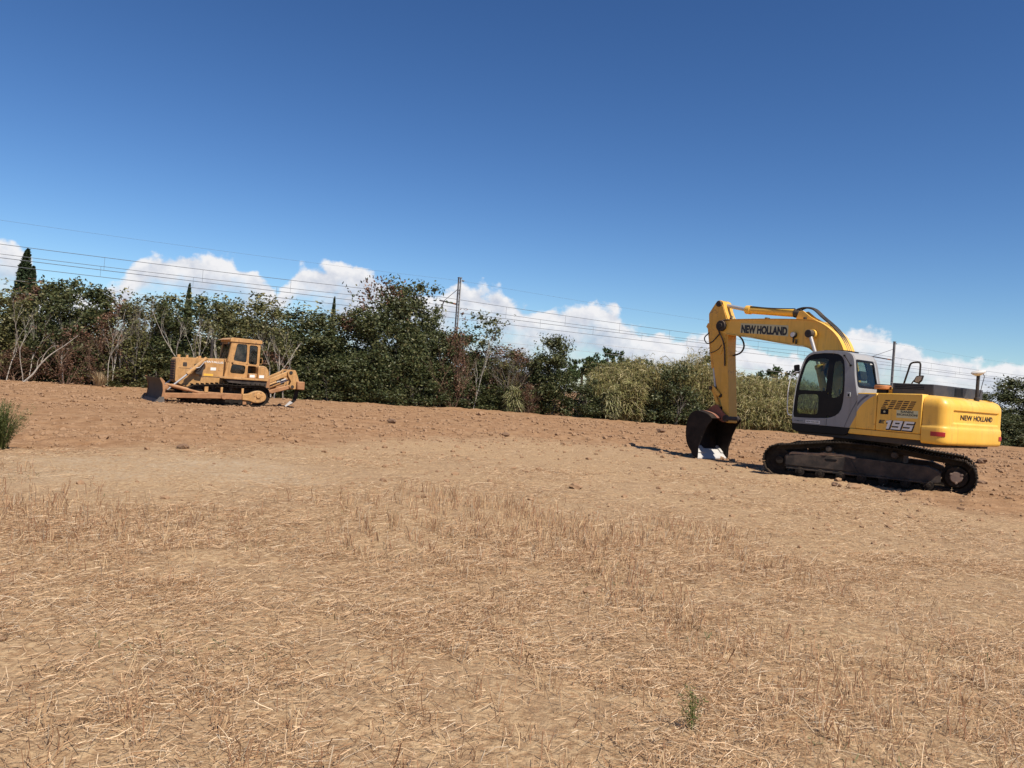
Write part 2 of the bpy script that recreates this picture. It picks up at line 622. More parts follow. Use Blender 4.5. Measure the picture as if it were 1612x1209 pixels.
YEL = (.82, .45, .055)
M = {
    'yellow': paint('yellow_paint', YEL, .42, .20, dustcol=(.52, .36, .18), rust=.30, rustcol=(.42, .20, .04), var=.08, scale=1.6, coat=.05, streak=.38),
    'yellow_worn': paint('worn_yellow_paint', (.70, .37, .040), .5, .30, rust=.45, rustcol=(.22, .10, .035), var=.10, scale=3.5, streak=.3),
    'grey': paint('grey_paint', (.235, .24, .25), .42, .18, var=.06, streak=.35),
    'grey_pale_lit': paint('pale_and_lit_grey', (.30, .31, .32), .42, .15, var=.05),
    'black': paint('black_paint', (.005, .005, .006), .45, .03, var=.1, spec=.2),
    'blackm': paint('matt_black', (.012, .012, .013), .65, .18, var=.2),
    'hood': paint('charcoal_hood', (.028, .031, .038), .42, .16, var=.15),
    'rubber': paint('black_rubber', (.012, .011, .011), .55, .12),
    'track': paint('track_steel', (.011, .009, .008), .8, .14, spec=.2, dustcol=(.26, .17, .10), var=.3, scale=6, bump=.3),
    'trackedge': paint('polished_grouser', (.30, .29, .28), .35, .10, metal=.8, var=.3, scale=8),
    'frame': paint('dirty_frame_steel', (.034, .029, .027), .7, .26, rust=.3, spec=.25, dustcol=(.28, .18, .11), var=.3, scale=4, bump=.2),
    'mud': paint('dried_mud', (.30, .19, .115), .95, .2, var=.2, scale=9, bump=.8),
    'bucket': paint('bucket_steel', (.014, .010, .009), .7, .05, rust=.2, rustcol=(.035, .016, .010), spec=.2, var=.3, scale=4, bump=.2),
    'bucket_red': paint('rusty_red_bucket_top', (.20, .058, .034), .7, .25, rust=.5, var=.2, scale=5, bump=.3),
    'edge_steel': paint('worn_bright_steel', (.50, .49, .475), .5, .16, metal=.1, var=.15, scale=8),
    'chrome': paint('chrome_rod', (.46, .44, .43), .32, .10, metal=.35, var=.05),
    'red': paint('red_reflector', (.36, .008, .012), .3, .05, var=.05),
    'amber': paint('amber_drum', (.50, .19, .06), .5, .25, var=.15),
    'white': paint('white_lettering', (.74, .73, .70), .5, .10, var=.03),
    'cream': paint('cream_sticker', (.62, .58, .34), .5, .10, var=.05),
    'navy': paint('dark_lettering', (.008, .008, .012), .45, .05, var=.05),
    'halo': paint('pale_letter_outline', (.52, .47, .27), .5, .10, var=.05),
    'stripe': paint('dark_grey_stripe', (.10, .10, .12), .45, .1, var=.05),
    'seat': paint('seat_fabric', (.018, .018, .019), .9, .1, var=.2),
    'dish': paint('antenna_white', (.68, .66, .62), .45, .2, var=.05),
    'orange': paint('faded_orange_paint', (.47, .245, .080), .65, .6, rust=.62, rustcol=(.15, .06, .028), dustcol=(.42, .27, .14), var=.25, scale=3.2, streak=.8),
    'orange_rust': paint('rusty_orange_paint', (.31, .145, .062), .75, .6, rust=.55, rustcol=(.20, .07, .03), dustcol=(.40, .23, .12), var=.2, scale=3.5, bump=.3),
    'blade': paint('blade_steel', (.022, .014, .011), .7, .10, rust=.4, rustcol=(.045, .02, .012), var=.3, scale=2.5, bump=.2),
    'pole_lit': paint('lit_pole_side', (.36, .36, .35), .8, .1, var=.15, scale=2),
    'pole_dark': paint('pole_steel', (.13, .135, .14), .6, .1, var=.2, scale=2),
    'wire': paint('overhead_wire', (.09, .10, .115), .6, 0, var=.1),
    'dglass': glass('cab_glass', (.74, .80, .75), .03),
    'zglass': glass('dusty_glass', (.50, .52, .50), .06, .14),
}


def tinted(name, rough=.8, trans=0.0, spec=.25, bumpy=False):
    """material whose own colour is the per-vertex tint of each leaf or straw"""
    m_, t, p, out = new_mat(name)
    a = t.attr('tint')
    t.l.new(a.outputs['Color'], p.inputs['Base Color'])
    p.inputs['Roughness'].default_value = rough
    p.inputs['Specular IOR Level'].default_value = spec
    if trans > 0:
        tl = t.node('ShaderNodeBsdfTranslucent')
        t.l.new(a.outputs['Color'], tl.inputs[0])
        mx = t.node('ShaderNodeMixShader')
        mx.inputs[0].default_value = trans
        t.l.new(p.outputs[0], mx.inputs[1])
        t.l.new(tl.outputs[0], mx.inputs[2])
        t.l.new(mx.outputs[0], out.inputs[0])
    return m_


M['leaf'] = tinted('leaves', .55, .22, .35)
M['needle'] = tinted('needles', .7, .1, .2)
M['straw'] = tinted('straw', .75, .12, .25)
M['bark'] = paint('grey_bark', (.20, .175, .15), .9, .15, var=.3, scale=8, bump=.5)
M['bark_pale'] = paint('pale_dead_bark', (.40, .36, .31), .9, .1, var=.25, scale=8, bump=.4)
M['bark_brown'] = paint('brown_twigs', (.13, .075, .048), .9, .1, var=.25, scale=8)


def soil_mat():
    m_, t, p, out = new_mat('field_soil')
    tc = t.node('ShaderNodeTexCoord')
    v = tc.outputs['Object']
    s = t.attr('straw').outputs['Fac']
    md = t.attr('mid').outputs['Fac']
    rd = t.attr('red').outputs['Fac']
    pl = t.attr('pale').outputs['Fac']
    nl = t.noise(v, .35, 4, .6)
    nm = t.noise(v, 2.6, 5, .62)
    nf = t.noise(v, 22, 5, .65)
    nx = t.noise(v, 90, 3, .7)
    soil = t.mix(t.smooth(nm, .3, .72), (.280, .182, .106), (.385, .262, .158))
    redc = t.mix(t.smooth(nm, .3, .7), (.235, .128, .064), (.345, .205, .112))
    palec = t.mix(t.smooth(nm, .3, .7), (.37, .275, .180), (.45, .345, .235))
    strawc = t.mix(t.smooth(nf, .35, .68), (.29, .178, .096), (.49, .345, .200))
    base = t.mix(t.math('MULTIPLY', rd, t.smooth(nl, .2, .55, .6, 1.0)), soil, redc)
    base = t.mix(t.math('MULTIPLY', pl, .9), base, palec)
    # chaff ground into the surface where the straw lies
    mp = t.node('ShaderNodeMapping')
    mp.inputs['Scale'].default_value = (1.0, .38, 1.0)
    mp.inputs['Rotation'].default_value = (0, 0, R(12))
    t.l.new(v, mp.inputs[0])
    chaff = t.noise(mp.outputs[0], 16, 6, .72)
    cov = t.math('MAXIMUM', t.math('MULTIPLY', s, t.smooth(t.math('ADD', nm, t.math('MULTIPLY', chaff, .5)), .45, .85)), t.math('MULTIPLY', md, t.smooth(t.math('ADD', chaff, t.math('MULTIPLY', nl, .5)), .58, .86)))
    base = t.mix(cov, base, strawc)
    base = t.mix(t.smooth(nx, .58, .76, 0, .45), base, (.14, .08, .046))
    base = t.mix(t.math('MULTIPLY', t.smooth(t.noise(v, 7, 5, .7), .54, .70), .35), base, (.20, .11, .06))
    base = t.mix(t.math('MULTIPLY', t.smooth(nf, .58, .75), t.smooth(nl, .35, .6)), base, t.mix(.5, base, (.20, .12, .075)))
    t.l.new(base, p.inputs['Base Color'])
    p.inputs['Roughness'].default_value = .95
    p.inputs['Specular IOR Level'].default_value = .12
    h = t.math('ADD', t.math('MULTIPLY', nf, .6), t.math('ADD', t.math('MULTIPLY', nm, 1.2), t.math('MULTIPLY', nx, .16)))
    b = t.node('ShaderNodeBump')
    b.inputs['Strength'].default_value = .9
    b.inputs['Distance'].default_value = .05
    t.l.new(h, b.inputs['Height'])
    t.l.new(b.outputs[0], p.inputs['Normal'])
    return m_


M['soil'] = soil_mat()


# ------------------------------------------------------------------ ground
def axis(lo, hi, fine_lo, fine_hi, step, grow):
    a = list(np.arange(fine_lo, fine_hi, step))
    s, p = step, fine_hi
    while p < hi:
        a.append(p)
        s *= grow
        p += s
    a.append(hi)
    s, p = step, fine_lo
    b = []
    while p > lo:
        s *= grow
        p -= s
        b.append(p)
    b.append(lo - 1)
    return np.array(sorted(b) + a)


def build_ground():
    xs = axis(-3000, 3000, -9, 14, .12, 1.045)
    ys = axis(-400, 4000, 2.6, 18, .09, 1.02)
    nx, ny = len(xs), len(ys)
    X, Y = np.meshgrid(xs, ys)
    X, Y = X.ravel(), Y.ravel()
    Z = ground_z(X, Y)
    i = np.arange((nx - 1) * (ny - 1))
    r_, c_ = i // (nx - 1), i % (nx - 1)
    a = r_ * nx + c_
    F = np.stack([a, a + 1, a + nx + 1, a + nx], 1)
    me = mesh_np('ground', np.stack([X, Y, Z], 1), F)
    for n_, val in zip(('straw', 'mid', 'red', 'pale'), zones(X, Y)):
        at_ = me.attributes.new(n_, 'FLOAT', 'POINT')
        at_.data.foreach_set('value', val.astype(np.float32))
    me.polygons.foreach_set('use_smooth', np.ones(len(F), bool))
    me.materials.append(M['soil'])
    o = bpy.data.objects.new('ground', me)
    col.objects.link(o)
    o['kind'] = 'structure'
    o['label'] = 'bare brown field with dry straw stubble in front'


def mesh_np(name, V, F, tint=None):
    """numpy verts (n,3), faces (m,k) -> mesh; tint (n,3) per vertex"""
    me = bpy.data.meshes.new(name)
    V = np.ascontiguousarray(V, np.float32)
    F = np.ascontiguousarray(F, np.int32)
    k = F.shape[1]
    me.vertices.add(len(V))
    me.vertices.foreach_set('co', V.ravel())
    me.loops.add(F.size)
    me.loops.foreach_set('vertex_index', F.ravel())
    me.polygons.add(len(F))
    me.polygons.foreach_set('loop_start', np.arange(0, F.size, k, dtype=np.int32))
    me.update(calc_edges=True)
    if tint is not None:
        a = me.attributes.new('tint', 'FLOAT_COLOR', 'POINT')
        c = np.ones((len(V), 4), np.float32)
        c[:, :3] = tint
        a.data.foreach_set('color', c.ravel())
    return me


build_ground()

# ------------------------------------------------------------------ lettering
def letters(name, s, box, fn, mat, parent, lift=.004, thick=.004, shear=0.0, bold=.0, grow=0.0):
    """flat lettering scaled to fill box (u0, v0, u1, v1); fn(u, v, h) -> xyz"""
    cu = bpy.data.curves.new(name, 'FONT')
    cu.body = s
    cu.shear = shear
    cu.offset = bold
    cu.resolution_u = 3
    tmp = bpy.data.objects.new(name, cu)
    col.objects.link(tmp)
    dg = bpy.context.evaluated_depsgraph_get()
    me0 = bpy.data.meshes.new_from_object(tmp.evaluated_get(dg))
    bpy.data.objects.remove(tmp)
    bpy.data.curves.remove(cu)
    P = np.array([v.co[:2] for v in me0.vertices])
    lo, hi = P.min(0), P.max(0)
    Q = (P - lo) / (hi - lo)
    u0, v0, u1, v1 = box
    mb = MB()
    n = len(Q)
    UV = [(u0 + (u1 - u0) * q[0], v0 + (v1 - v0) * q[1]) for q in Q]
    mb.v = [fn(u, v, lift + thick) for u, v in UV] + [fn(u, v, lift) for u, v in UV]
    edges = {}
    for p in me0.polygons:
        vs = list(p.vertices)
        mb.f.append(tuple(vs))
        for i in range(len(vs)):
            e = (vs[i], vs[(i + 1) % len(vs)])
            if (e[1], e[0]) in edges:
                del edges[(e[1], e[0])]
            else:
                edges[e] = 1
    for a, b in edges:
        mb.f.append((a, a + n, b + n, b))
    bpy.data.meshes.remove(me0)
    return mb.build(name, mat, parent, smooth=False)


# ------------------------------------------------------------------ excavator
EX = thing('excavator', (EX_POS[0], EX_POS[1], 0), 'yellow crawler excavator with grey cab, its bucket resting on the bare soil', 'excavator', R(EX_YAW))


def track_path(xr, xf, zr, zf, rr, rf, humps, n_end=12):
    """closed loop of a crawler belt in x-z: sprocket (xr, zr, rr), idler (xf, zf, rf), humps = top run points"""
    P = []
    for i in range(n_end + 1):                     # round the front, bottom to top
        a = -math.pi / 2 + math.pi * i / n_end
        P.append((xf + rf * math.cos(a), zf + rf * math.sin(a)))
    P += humps
    for i in range(n_end + 1):                     # round the back, top to bottom
        a = math.pi / 2 + math.pi * i / n_end
        P.append((xr + rr * math.cos(a), zr + rr * math.sin(a)))
    return P


def along(P, n):
    """n stations evenly along a closed polyline: (x, z, tangent angle)"""
    Q = np.array(P + [P[0]], float)
    d = np.hypot(*np.diff(Q, axis=0).T)
    L = np.r_[0, np.cumsum(d)]
    out = []
    for k in range(n):
        s = L[-1] * k / n
        i = min(np.searchsorted(L, s, 'right') - 1, len(d) - 1)
        t = (s - L[i]) / d[i]
        p = Q[i] * (1 - t) + Q[i + 1] * t
        e = Q[(i + 1)] - Q[i]
        out.append((p[0], p[1], math.atan2(e[1], e[0])))
    return out, L[-1] / n


def shoe_mesh(pitch, width, t, grousers, gh, mat, name='track_shoe'):
    """one crawler shoe, outside towards -z (the belt runs anticlockwise)"""
    mb = MB()
    mb.box((0, 0, 0), (pitch * .94, width, t))
    for g in grousers:
        mb.box((g * pitch, 0, -t / 2 - gh / 2 + .001), (.022, width * .985, gh))
    o = mb.build(name, mat)
    me = o.data
    bpy.data.objects.remove(o)
    return me


def crawler(parent, side, path, n, width, yc, pitch_mesh, name, rot, origin_dx=0.0, link=None):
    belt = MB()
    inner = []
    st, _ = along(path, 96)
    for x, z, a in st:                               # the chain inside the shoes
        nx, nz = math.sin(a), -math.cos(a)
        inner.append((x - nx * .055, z - nz * .055))
    outer = [(x - math.sin(a) * .012, z + math.cos(a) * .012) for x, z, a in st]
    belt.ring(outer, [(x + math.sin(a) * -.115, z + math.cos(a) * .115) for x, z, a in st], yc - .13, yc + .13, lambda p, q: (p[0], q, p[1]))
    o = belt.build(name, M['track'], parent)
    o.rotation_euler = (0, 0, rot)
    st, _ = along(path, n)
    for x, z, a in st:
        s = bpy.data.objects.new('track_shoe', pitch_mesh)
        col.objects.link(s)
        s.parent = o
        s.matrix_local = Matrix.Translation((x, yc, z)) @ Matrix.Rotation(-a, 4, 'Y')
    return o


def build_excavator():
    rot = R(TR_YAW - EX_YAW)
    # ---- undercarriage
    path = track_path(-1.88, 1.66, .395, .38, .365, .345, [(1.2, .79), (.75, .865), (.3, .905), (-.3, .90), (-.85, .865), (-1.4, .80)])
    n = 48
    pitch = along(path, n)[1]
    sm = shoe_mesh(pitch, .60, .022, (-.30, .05, .38), .017, M['track'])
    for side in (1, -1):
        yc = side * 1.12
        crawler(EX, side, path, n, .60, yc, sm, 'crawler_track', rot)

        def put(mb, name, mat, bevel=0, par=None):
            o = mb.build(name, mat, par or EX, bevel)
            if par is None:
                o.rotation_euler = (0, 0, rot)
            return o
        fr = MB()
        y0, y1 = yc - side * .18, yc + side * .20
        fr.prism(rounded([(1.55, .25), (1.55, .50), (1.40, .585), (.35, .64), (.02, .60), (-1.35, .56), (-1.60, .46), (-1.60, .24), (-1.3, .20), (1.3, .20)], .03, 2), y0, y1)
        frame = put(fr, 'track_frame', M['frame'], .012)
        g = MB()                                   # proud side plate of the front half
        g.prism([(1.52, .29), (1.52, .49), (1.32, .55), (.18, .585), (.0, .29)], y1, y1 + side * .028)
        put(g, 'side_plate', M['frame'], .006, frame)
        g = MB()
        g.box((.05, y1 + side * .02, .225), (2.9, .045, .03))
        put(g, 'rock_guard', M['frame'], .004, frame)
        g = MB()                                   # recovery slot
        g.prism(rounded([(.70, .515), (.42, .515), (.45, .465), (.67, .465)], .02, 2), y1 + side * .0285, y1 + side * .031)
        put(g, 'slot', M['black'], 0, frame)
        # dried mud heaped on the ledge
        g = MB()
        pts = []
        rr = random.Random(3 + side)
        for i in range(34):
            x = 1.45 - i * .042
            h = .012 + .05 * max(0, math.sin(i * .35 + side)) * rr.uniform(.4, 1) * (1.25 if .35 < x < 1.0 else .5)
            pts.append((x, h))
        vs, fs = [], []
        for i, (x, h) in enumerate(pts):
            zt = float(np.interp(x, [.02, .35, 1.4, 1.55], [.60, .635, .58, .50]))
            vs += [(x, y1 - side * .26, zt - .03), (x, y1 - side * .12, zt + h), (x, y1 + side * .01, zt + h * .5), (x, y1 + side * .02, zt - .035)]
            if i:
                b = 4 * i
                fs += [(b - 4, b, b + 1, b - 3), (b - 3, b + 1, b + 2, b - 2), (b - 2, b + 2, b + 3, b - 1)]
        g.add(vs, fs)
        put(g, 'mud', M['mud'], 0, frame)
        for k in range(7):
            x = 1.20 - k * .43
            g = MB()
            g.cyl((x, yc - .24, .165), (x, yc + .24, .165), .10, n=16)
            g.cyl((x, yc + side * .24, .165), (x, yc + side * .27, .165), .045, n=12)
            put(g, 'roller', M['track'], .006, frame)
        for x in (.62, -.70):
            g = MB()
            g.cyl((x, yc - .14, .735), (x, yc + .14, .735), .075, n=16)
            g.cyl((x, yc + side * .14, .735), (x, yc + side * .27, .735), .078, .06, n=16)
            put(g, 'carrier_roller', M['frame'], .006, frame)
        g = MB()
        g.cyl((1.66, yc - .13, .38), (1.66, yc + .13, .38), .255, n=28)
        g.cyl((1.66, yc - .2, .38), (1.66, yc + .2, .38), .09, n=16)
        put(g, 'idler', M['track'], .01)
        g = MB()                                   # sprocket with its teeth, final drive and cover
        tp = []
        for k in range(42):
            a = 2 * math.pi * k / 42
            r_ = (.315, .29, .27)[k % 3]
            tp.append((-1.88 + r_ * math.cos(a), .395 + r_ * math.sin(a)))
        g.prism(tp, yc - .05, yc + .05)
        spk = put(g, 'sprocket', M['track'])
        g = MB()
        g.cyl((-1.88, yc, .395), (-1.88, yc + side * .20, .395), .235, .21, n=28)
        put(g, 'final_drive', M['track'], .015, spk)
        g = MB()
        g.cyl((-1.88, yc + side * .20, .395), (-1.88, yc + side * .245, .395), .125, .11, n=24)
        for k in range(3):
            a = 2 * math.pi * k / 3 + .5
            g.cyl((-1.88 + .115 * math.cos(a), yc + side * .21, .395 + .115 * math.sin(a)), (-1.88 + .115 * math.cos(a), yc + side * .252, .395 + .115 * math.sin(a)), .028, n=10)
        put(g, 'hub_cover', paint_hub, .008, spk)
    g = MB()
    g.prism([(.85, -.95), (.55, -1.0), (-.55, -1.0), (-.85, -.95), (-.85, .95), (-.55, 1.0), (.55, 1.0), (.85, .95)], .42, .78, 'xy')
    g.prism([(1.15, .75), (.7, .75), (.3, .3), (.3, -.3), (.7, -.75), (1.15, -.75)], .44, .70, 'xy')
    o = g.build('centre_frame', M['frame'], EX, .02)
    o.rotation_euler = (0, 0, rot)
    g = MB()
    g.cyl((0, 0, .76), (0, 0, 1.0), .66, n=48)
    g.cyl((0, 0, .9), (0, 0, .97), .72, n=48)
    g.build('slewing_ring', M['blackm'], EX, .01)

    # ---- revolving deck
    g = MB()
    g.prism([(1.0, -1.25), (1.0, 1.2), (-2.1, 1.2), (-2.1, -1.25)], .99, 1.12, 'xy')
    g.build('deck', M['blackm'], EX, .01)
    g = MB()
    g.prism(rounded([(-.30, 1.115), (-.34, 1.235), (-1.90, 1.235), (-1.90, 1.115)], .02, 2), 1.0, 1.285)
    sk = g.build('side_skirt', M['yellow'], EX, .018, 3)
    g = MB()
    g.prism(rounded([(1.14, 1.08), (1.17, 1.235), (-.325, 1.235), (-.28, 1.10), (-.2, 1.06), (1.0, 1.04)], .02, 2), .22, 1.245)
    g.build('cab_sill', M['black'], EX, .012)

    # ---- side panels behind the cab
    def sidefn(u, v, h):
        return (-u, 1.295 + h, v)
    g = MB()
    g.prism(rounded([(-.475, 1.243), (-.475, 2.02), (-.925, 2.035), (-.925, 1.243)], .02, 2), .3, 1.295)
    pa = g.build('service_panel', M['yellow'], EX, .03, 3)
    g = MB()                                       # grey swoosh painted over its upper corner
    sw = crom([(-.485, 1.60), (-.56, 1.725), (-.66, 1.83), (-.78, 1.925), (-.90, 1.995)], 5)
    g.prism(sw + [(-.89, 2.0), (-.5, 2.0), (-.485, 1.99)], 1.2945, 1.2985)
    g.build('grey_swoosh', M['grey_pale_lit'], pa)
    g = MB()
    sw1 = crom([(-.49, 1.72), (-.56, 1.82), (-.65, 1.90), (-.76, 1.975)], 5)
    sw2 = crom([(-.49, 1.80), (-.55, 1.87), (-.62, 1.935), (-.69, 1.985)], 5)
    g.prism(sw1 + sw2[::-1], 1.2990, 1.3005)
    g.build('dark_stripe', M['stripe'], pa)
    g = MB()
    g.prism(rounded([(-.937, 1.243), (-.937, 2.035), (-1.90, 2.06), (-1.90, 1.243)], .02, 2), .3, 1.295)
    pb = g.build('engine_door', M['yellow'], EX, .03, 3)
    # slanted louvre slots
    for r_ in range(5):
        for c_ in range(5):
            z0 = 1.895 - r_ * .040
            x0 = 1.12 + c_ * .138 - r_ * .019
            w = .108
            if c_ == 0 and r_ in (1, 3):
                w = .07
            g = MB()
            g.prism([(-x0, z0), (-x0 - w, z0 + .003), (-x0 - w + .012, z0 - .021), (-x0 + .012, z0 - .024)], 1.2935, 1.2975)
            g.build('louvre_slot', M['slot'], pb, smooth=False)
    g = MB()
    g.prism(rounded([(-1.03, 1.70), (-1.20, 1.705), (-1.20, 1.595), (-1.03, 1.59)], .01, 2), 1.294, 1.3)
    g.build('dark_sticker', M['black'], pb)
    g = MB()
    g.cyl((-1.115, 1.299, 1.648), (-1.115, 1.3035, 1.648), .022, n=14)
    g.build('sticker_emblem', M['halo'], pb)
    g = MB()
    g.prism([(-1.375, 1.70), (-1.83, 1.705), (-1.83, 1.55), (-1.38, 1.54)], 1.294, 1.2985)
    g.build('name_sticker', M['cream'], pb)
    letters('sticker_text', 'RANINI', (1.47, 1.645, 1.73, 1.695), sidefn, M['navy'], pb, .004, .003, bold=.015)
    letters('sticker_text', 'ESCAVAZIONI', (1.39, 1.588, 1.82, 1.632), sidefn, M['navy'], pb, .004, .003, bold=.02)
    # model number: slanted block figures
    sh = .30

    def figure(segs, x, w, z, h, s, name, mat, grow, lift):
        g = MB()
        for (a0, b0, a1, b1) in segs:
            a0, a1 = a0 * w - grow, a1 * w + grow
            b0, b1 = b0 * h - grow, b1 * h + grow
            q = [(a0, b0), (a1, b0), (a1, b1), (a0, b1)]
            g.prism([(-(x + u + sh * v), z + v) for u, v in q], 1.295 + lift, 1.295 + lift + .003)
            lift += .00025
        g.build(name, mat, pb, smooth=False)
    nine = [(0, .78, 1, 1), (0, .40, .26, 1), (0, .38, 1, .60), (.74, 0, 1, 1), (0, 0, 1, .20)]
    five = [(0, .78, 1, 1), (0, .40, .26, 1), (0, .38, 1, .60), (.74, 0, 1, .6), (0, 0, 1, .20)]
    one = [(.36, 0, .80, 1), (.05, .72, .6, .94)]
    ee = [(0, 0, .28, 1), (0, .76, 1, 1), (0, .4, .85, .62), (0, 0, 1, .24)]
    for segs, x, w in ((one, 1.12, .14), (nine, 1.275, .20), (five, 1.515, .20)):
        figure(segs, x + .012, w, 1.285 - .008, .185, sh, 'model_figure_outline', M['navy'], .013, .0005)  # printed black outline, set behind each white figure
        figure(segs, x, w, 1.29, .185, sh, 'model_figure', M['white'], 0, .0045)
    figure(ee, 1.0, .115, 1.395, .075, sh, 'model_letter', M['navy'], .0, .001)

    # ---- counterweight: plan outline swept up a vertical profile, recessed name panel
    def plan(s):
        """s 0..1 from the left front edge round the back to the right front edge -> x, y, nx, ny"""
        pts = plan.P
        L = plan.L
        d = s * L[-1]
        i = min(max(np.searchsorted(L, d) - 1, 0), len(pts) - 2)
        t = (d - L[i]) / (L[i + 1] - L[i])
        p = pts[i] * (1 - t) + pts[i + 1] * t
        e = pts[i + 1] - pts[i]
        e = e / np.hypot(*e)
        return p[0], p[1], -(-e[1]) * -1, 0
    rear = [(-2.47 + .075 * (y / 1.1) ** 2, y) for y in np.linspace(1.10, -1.10, 25)]
    pl = [(-1.915, 1.30), (-2.0, 1.30), (-2.1, 1.30), (-2.18, 1.298)]
    cc = (-2.19, 1.085)
    for k in range(1, 12):
        a = R(90 + k * 7.3)
        pl.append((cc[0] + .213 * math.cos(a), cc[1] + .213 * math.sin(a)))
    pl += rear[1:-1]
    pl += [(x, -y) for x, y in reversed(pl[:15])]
    P = np.array(pl)
    tang = np.gradient(P, axis=0)
    tang /= np.hypot(tang[:, 0], tang[:, 1])[:, None]
    nrm = np.stack([tang[:, 1], -tang[:, 0]], 1) * 1.0
    if nrm[len(P) // 2][0] > 0:
        nrm = -nrm
    # denser along the outline
    ss = np.linspace(0, len(P) - 1, 150)
    P2 = np.stack([np.interp(ss, np.arange(len(P)), P[:, k]) for k in (0, 1)], 1)
    N2 = np.stack([np.interp(ss, np.arange(len(P)), nrm[:, k]) for k in (0, 1)], 1)
    N2 /= np.hypot(N2[:, 0], N2[:, 1])[:, None]
    prof = [(1.075, -.10), (1.06, -.055), (1.075, -.022), (1.10, -.006), (1.14, 0), (1.22, 0), (1.32, 0), (1.385, -.001), (1.405, -.006), (1.42, -.016), (1.435, -.022), (1.46, -.024)]
    prof += [(z, -.024) for z in np.linspace(1.475, 1.80, 27)]
    prof += [(1.83, -.025), (1.88, -.03), (1.93, -.042), (1.975, -.065), (2.01, -.10), (2.035, -.15), (2.048, -.21), (2.055, -.30)]
    vs, fs = [], []
    n = len(P2)
    for z, d in prof:
        for i in range(n):
            x, y = P2[i]
            dd = d
            if x < -2.3:
                w = sstep(.99, .955, abs(y)) * sstep(1.495, 1.525, z) * sstep(1.775, 1.755, z)
                dd = d - .030 * float(w)
            drop = .035 * max(0, (-x - 1.92)) / .55 if z > 1.9 else 0
            vs.append((x + N2[i][0] * dd, y + N2[i][1] * dd, z - drop))
    m_ = len(prof)
    for j in range(m_ - 1):
        for i in range(n - 1):
            fs.append((j * n + i, j * n + i + 1, (j + 1) * n + i + 1, (j + 1) * n + i))
    fs.append(tuple(range(n)))
    fs.append(tuple((m_ - 1) * n + i for i in range(n)))
    fs.append(tuple([j * n for j in range(m_)]))
    fs.append(tuple([j * n + n - 1 for j in range(m_)]))
    g = MB().add(vs, fs)
    cw = g.build('counterweight', M['yellow'], EX, sharp=50)

    def rearfn(u, v, h):
        y = -u
        return (-2.47 + .075 * (y / 1.1) ** 2 + .024 + .030 - h, y, v)
    letters('lettering', 'NEW HOLLAND', (-.70, 1.585, .70, 1.69), rearfn, M['navy'], cw, .004, .004, bold=.012)

    def arcband(y_a, y_b, z0, z1, name):
        idx = [i for i in range(n) if True]
        seg = []
        for i in range(n):
            x, y = P2[i]
            if callable(y_a):
                if y_a(x, y):
                    seg.append(i)
            elif y_b <= y <= y_a and x < -2.2:
                seg.append(i)
        vs, fs = [], []
        for h in (.002, .012):
            for z in (z0, z1):
                for i in seg:
                    vs.append((P2[i][0] + N2[i][0] * h, P2[i][1] + N2[i][1] * h, z))
        k = len(seg)
        for i in range(k - 1):
            fs += [(2 * k + i, 2 * k + i + 1, 3 * k + i + 1, 3 * k + i), (i, i + 1, 2 * k + i + 1, 2 * k + i), (k + i, 3 * k + i, 3 * k + i + 1, k + i + 1)]
        fs += [(0, 2 * k, 3 * k, k), (k - 1, 2 * k - 1, 4 * k - 1, 3 * k - 1)]
        MB().add(vs, fs).build(name, M['red'], cw, .004)
    arcband(lambda x, y: y > 1.1 and -2.36 < x < -2.10, 0, 1.225, 1.315, 'reflector')
    arcband(lambda x, y: y < -.98 and x < -2.18, 0, 1.19, 1.28, 'reflector')
    for yb in (.75, .35, -.25, -.6):
        g = MB()
        g.cyl((-2.2, yb, 1.10), (-2.2, yb, 1.02), .04, n=10)
        g.build('bolt', M['blackm'], cw)

    # ---- hood, beacon drum, rails, antenna
    g = MB()
    g.prism(rounded([(-1.10, 1.05), (-2.0, 1.05), (-2.0, -1.1), (-1.10, -1.1)], .05, 3), 2.02, 2.275, 'xy')
    hd = g.build('engine_hood', M['hood'], EX, .03, 3)
    for k in range(3):
        g = MB()
        g.box((-1.48, 1.051, 2.235 - k * .035), (.62, .012, .014))
        g.build('hood_louvre', M['black'], hd)
    g = MB()
    g.prism([(-2.004, .10), (-2.004, .42), (-2.004, .5), (-2.004, .2)], 2.06, 2.06, 'xy') if False else None
    g.box((-2.002, .02, 2.16), (.012, .34, .17))
    g.build('hood_grille', M['black'], hd)
    g = MB()
    g.prism(rounded([(-.55, 1.2), (-1.12, 1.2), (-1.12, -1.2), (-.55, -1.2)], .05, 3), 1.6, 2.03, 'xy')
    g.build('engine_deck', M['yellow'], EX, .03)
    g = MB()
    g.cyl((-.875, 1.0, 2.02), (-.875, 1.0, 2.125), .12, n=24)
    dr = g.build('air_precleaner', M['black'], EX, .01)
    g = MB()
    g.cyl((-.875, 1.0, 2.125), (-.875, 1.0, 2.215), .172, n=32)
    g.build('amber_drum', M['amber'], dr, .02, 3)
    g = MB()
    g.cyl((-.875, 1.0, 2.215), (-.875, 1.0, 2.235), .15, n=32)
    g.build('drum_lid', M['blackm'], dr, .006)
    g = MB()
    g.tube(crom([(-.26, -.95, 2.2), (-.27, -.95, 2.3), (-.37, -.95, 2.68), (-.40, -.95, 2.80), (-.46, -.95, 2.85), (-.60, -.95, 2.86), (-.64, -.95, 2.82), (-.645, -.95, 2.7), (-.64, -.95, 2.2)], 5), .022, 8)
    g.build('handrail', M['blackm'], EX)
    g = MB()
    g.box((-.45, -.85, 1.85), (.6, .7, .75))
    g.build('tool_box', M['yellow'], EX, .03)
    g = MB()
    g.tube(crom([(-.44, -.95, 2.2), (-.47, -.95, 2.36), (-.55, -.95, 2.47)], 4), .014, 6)
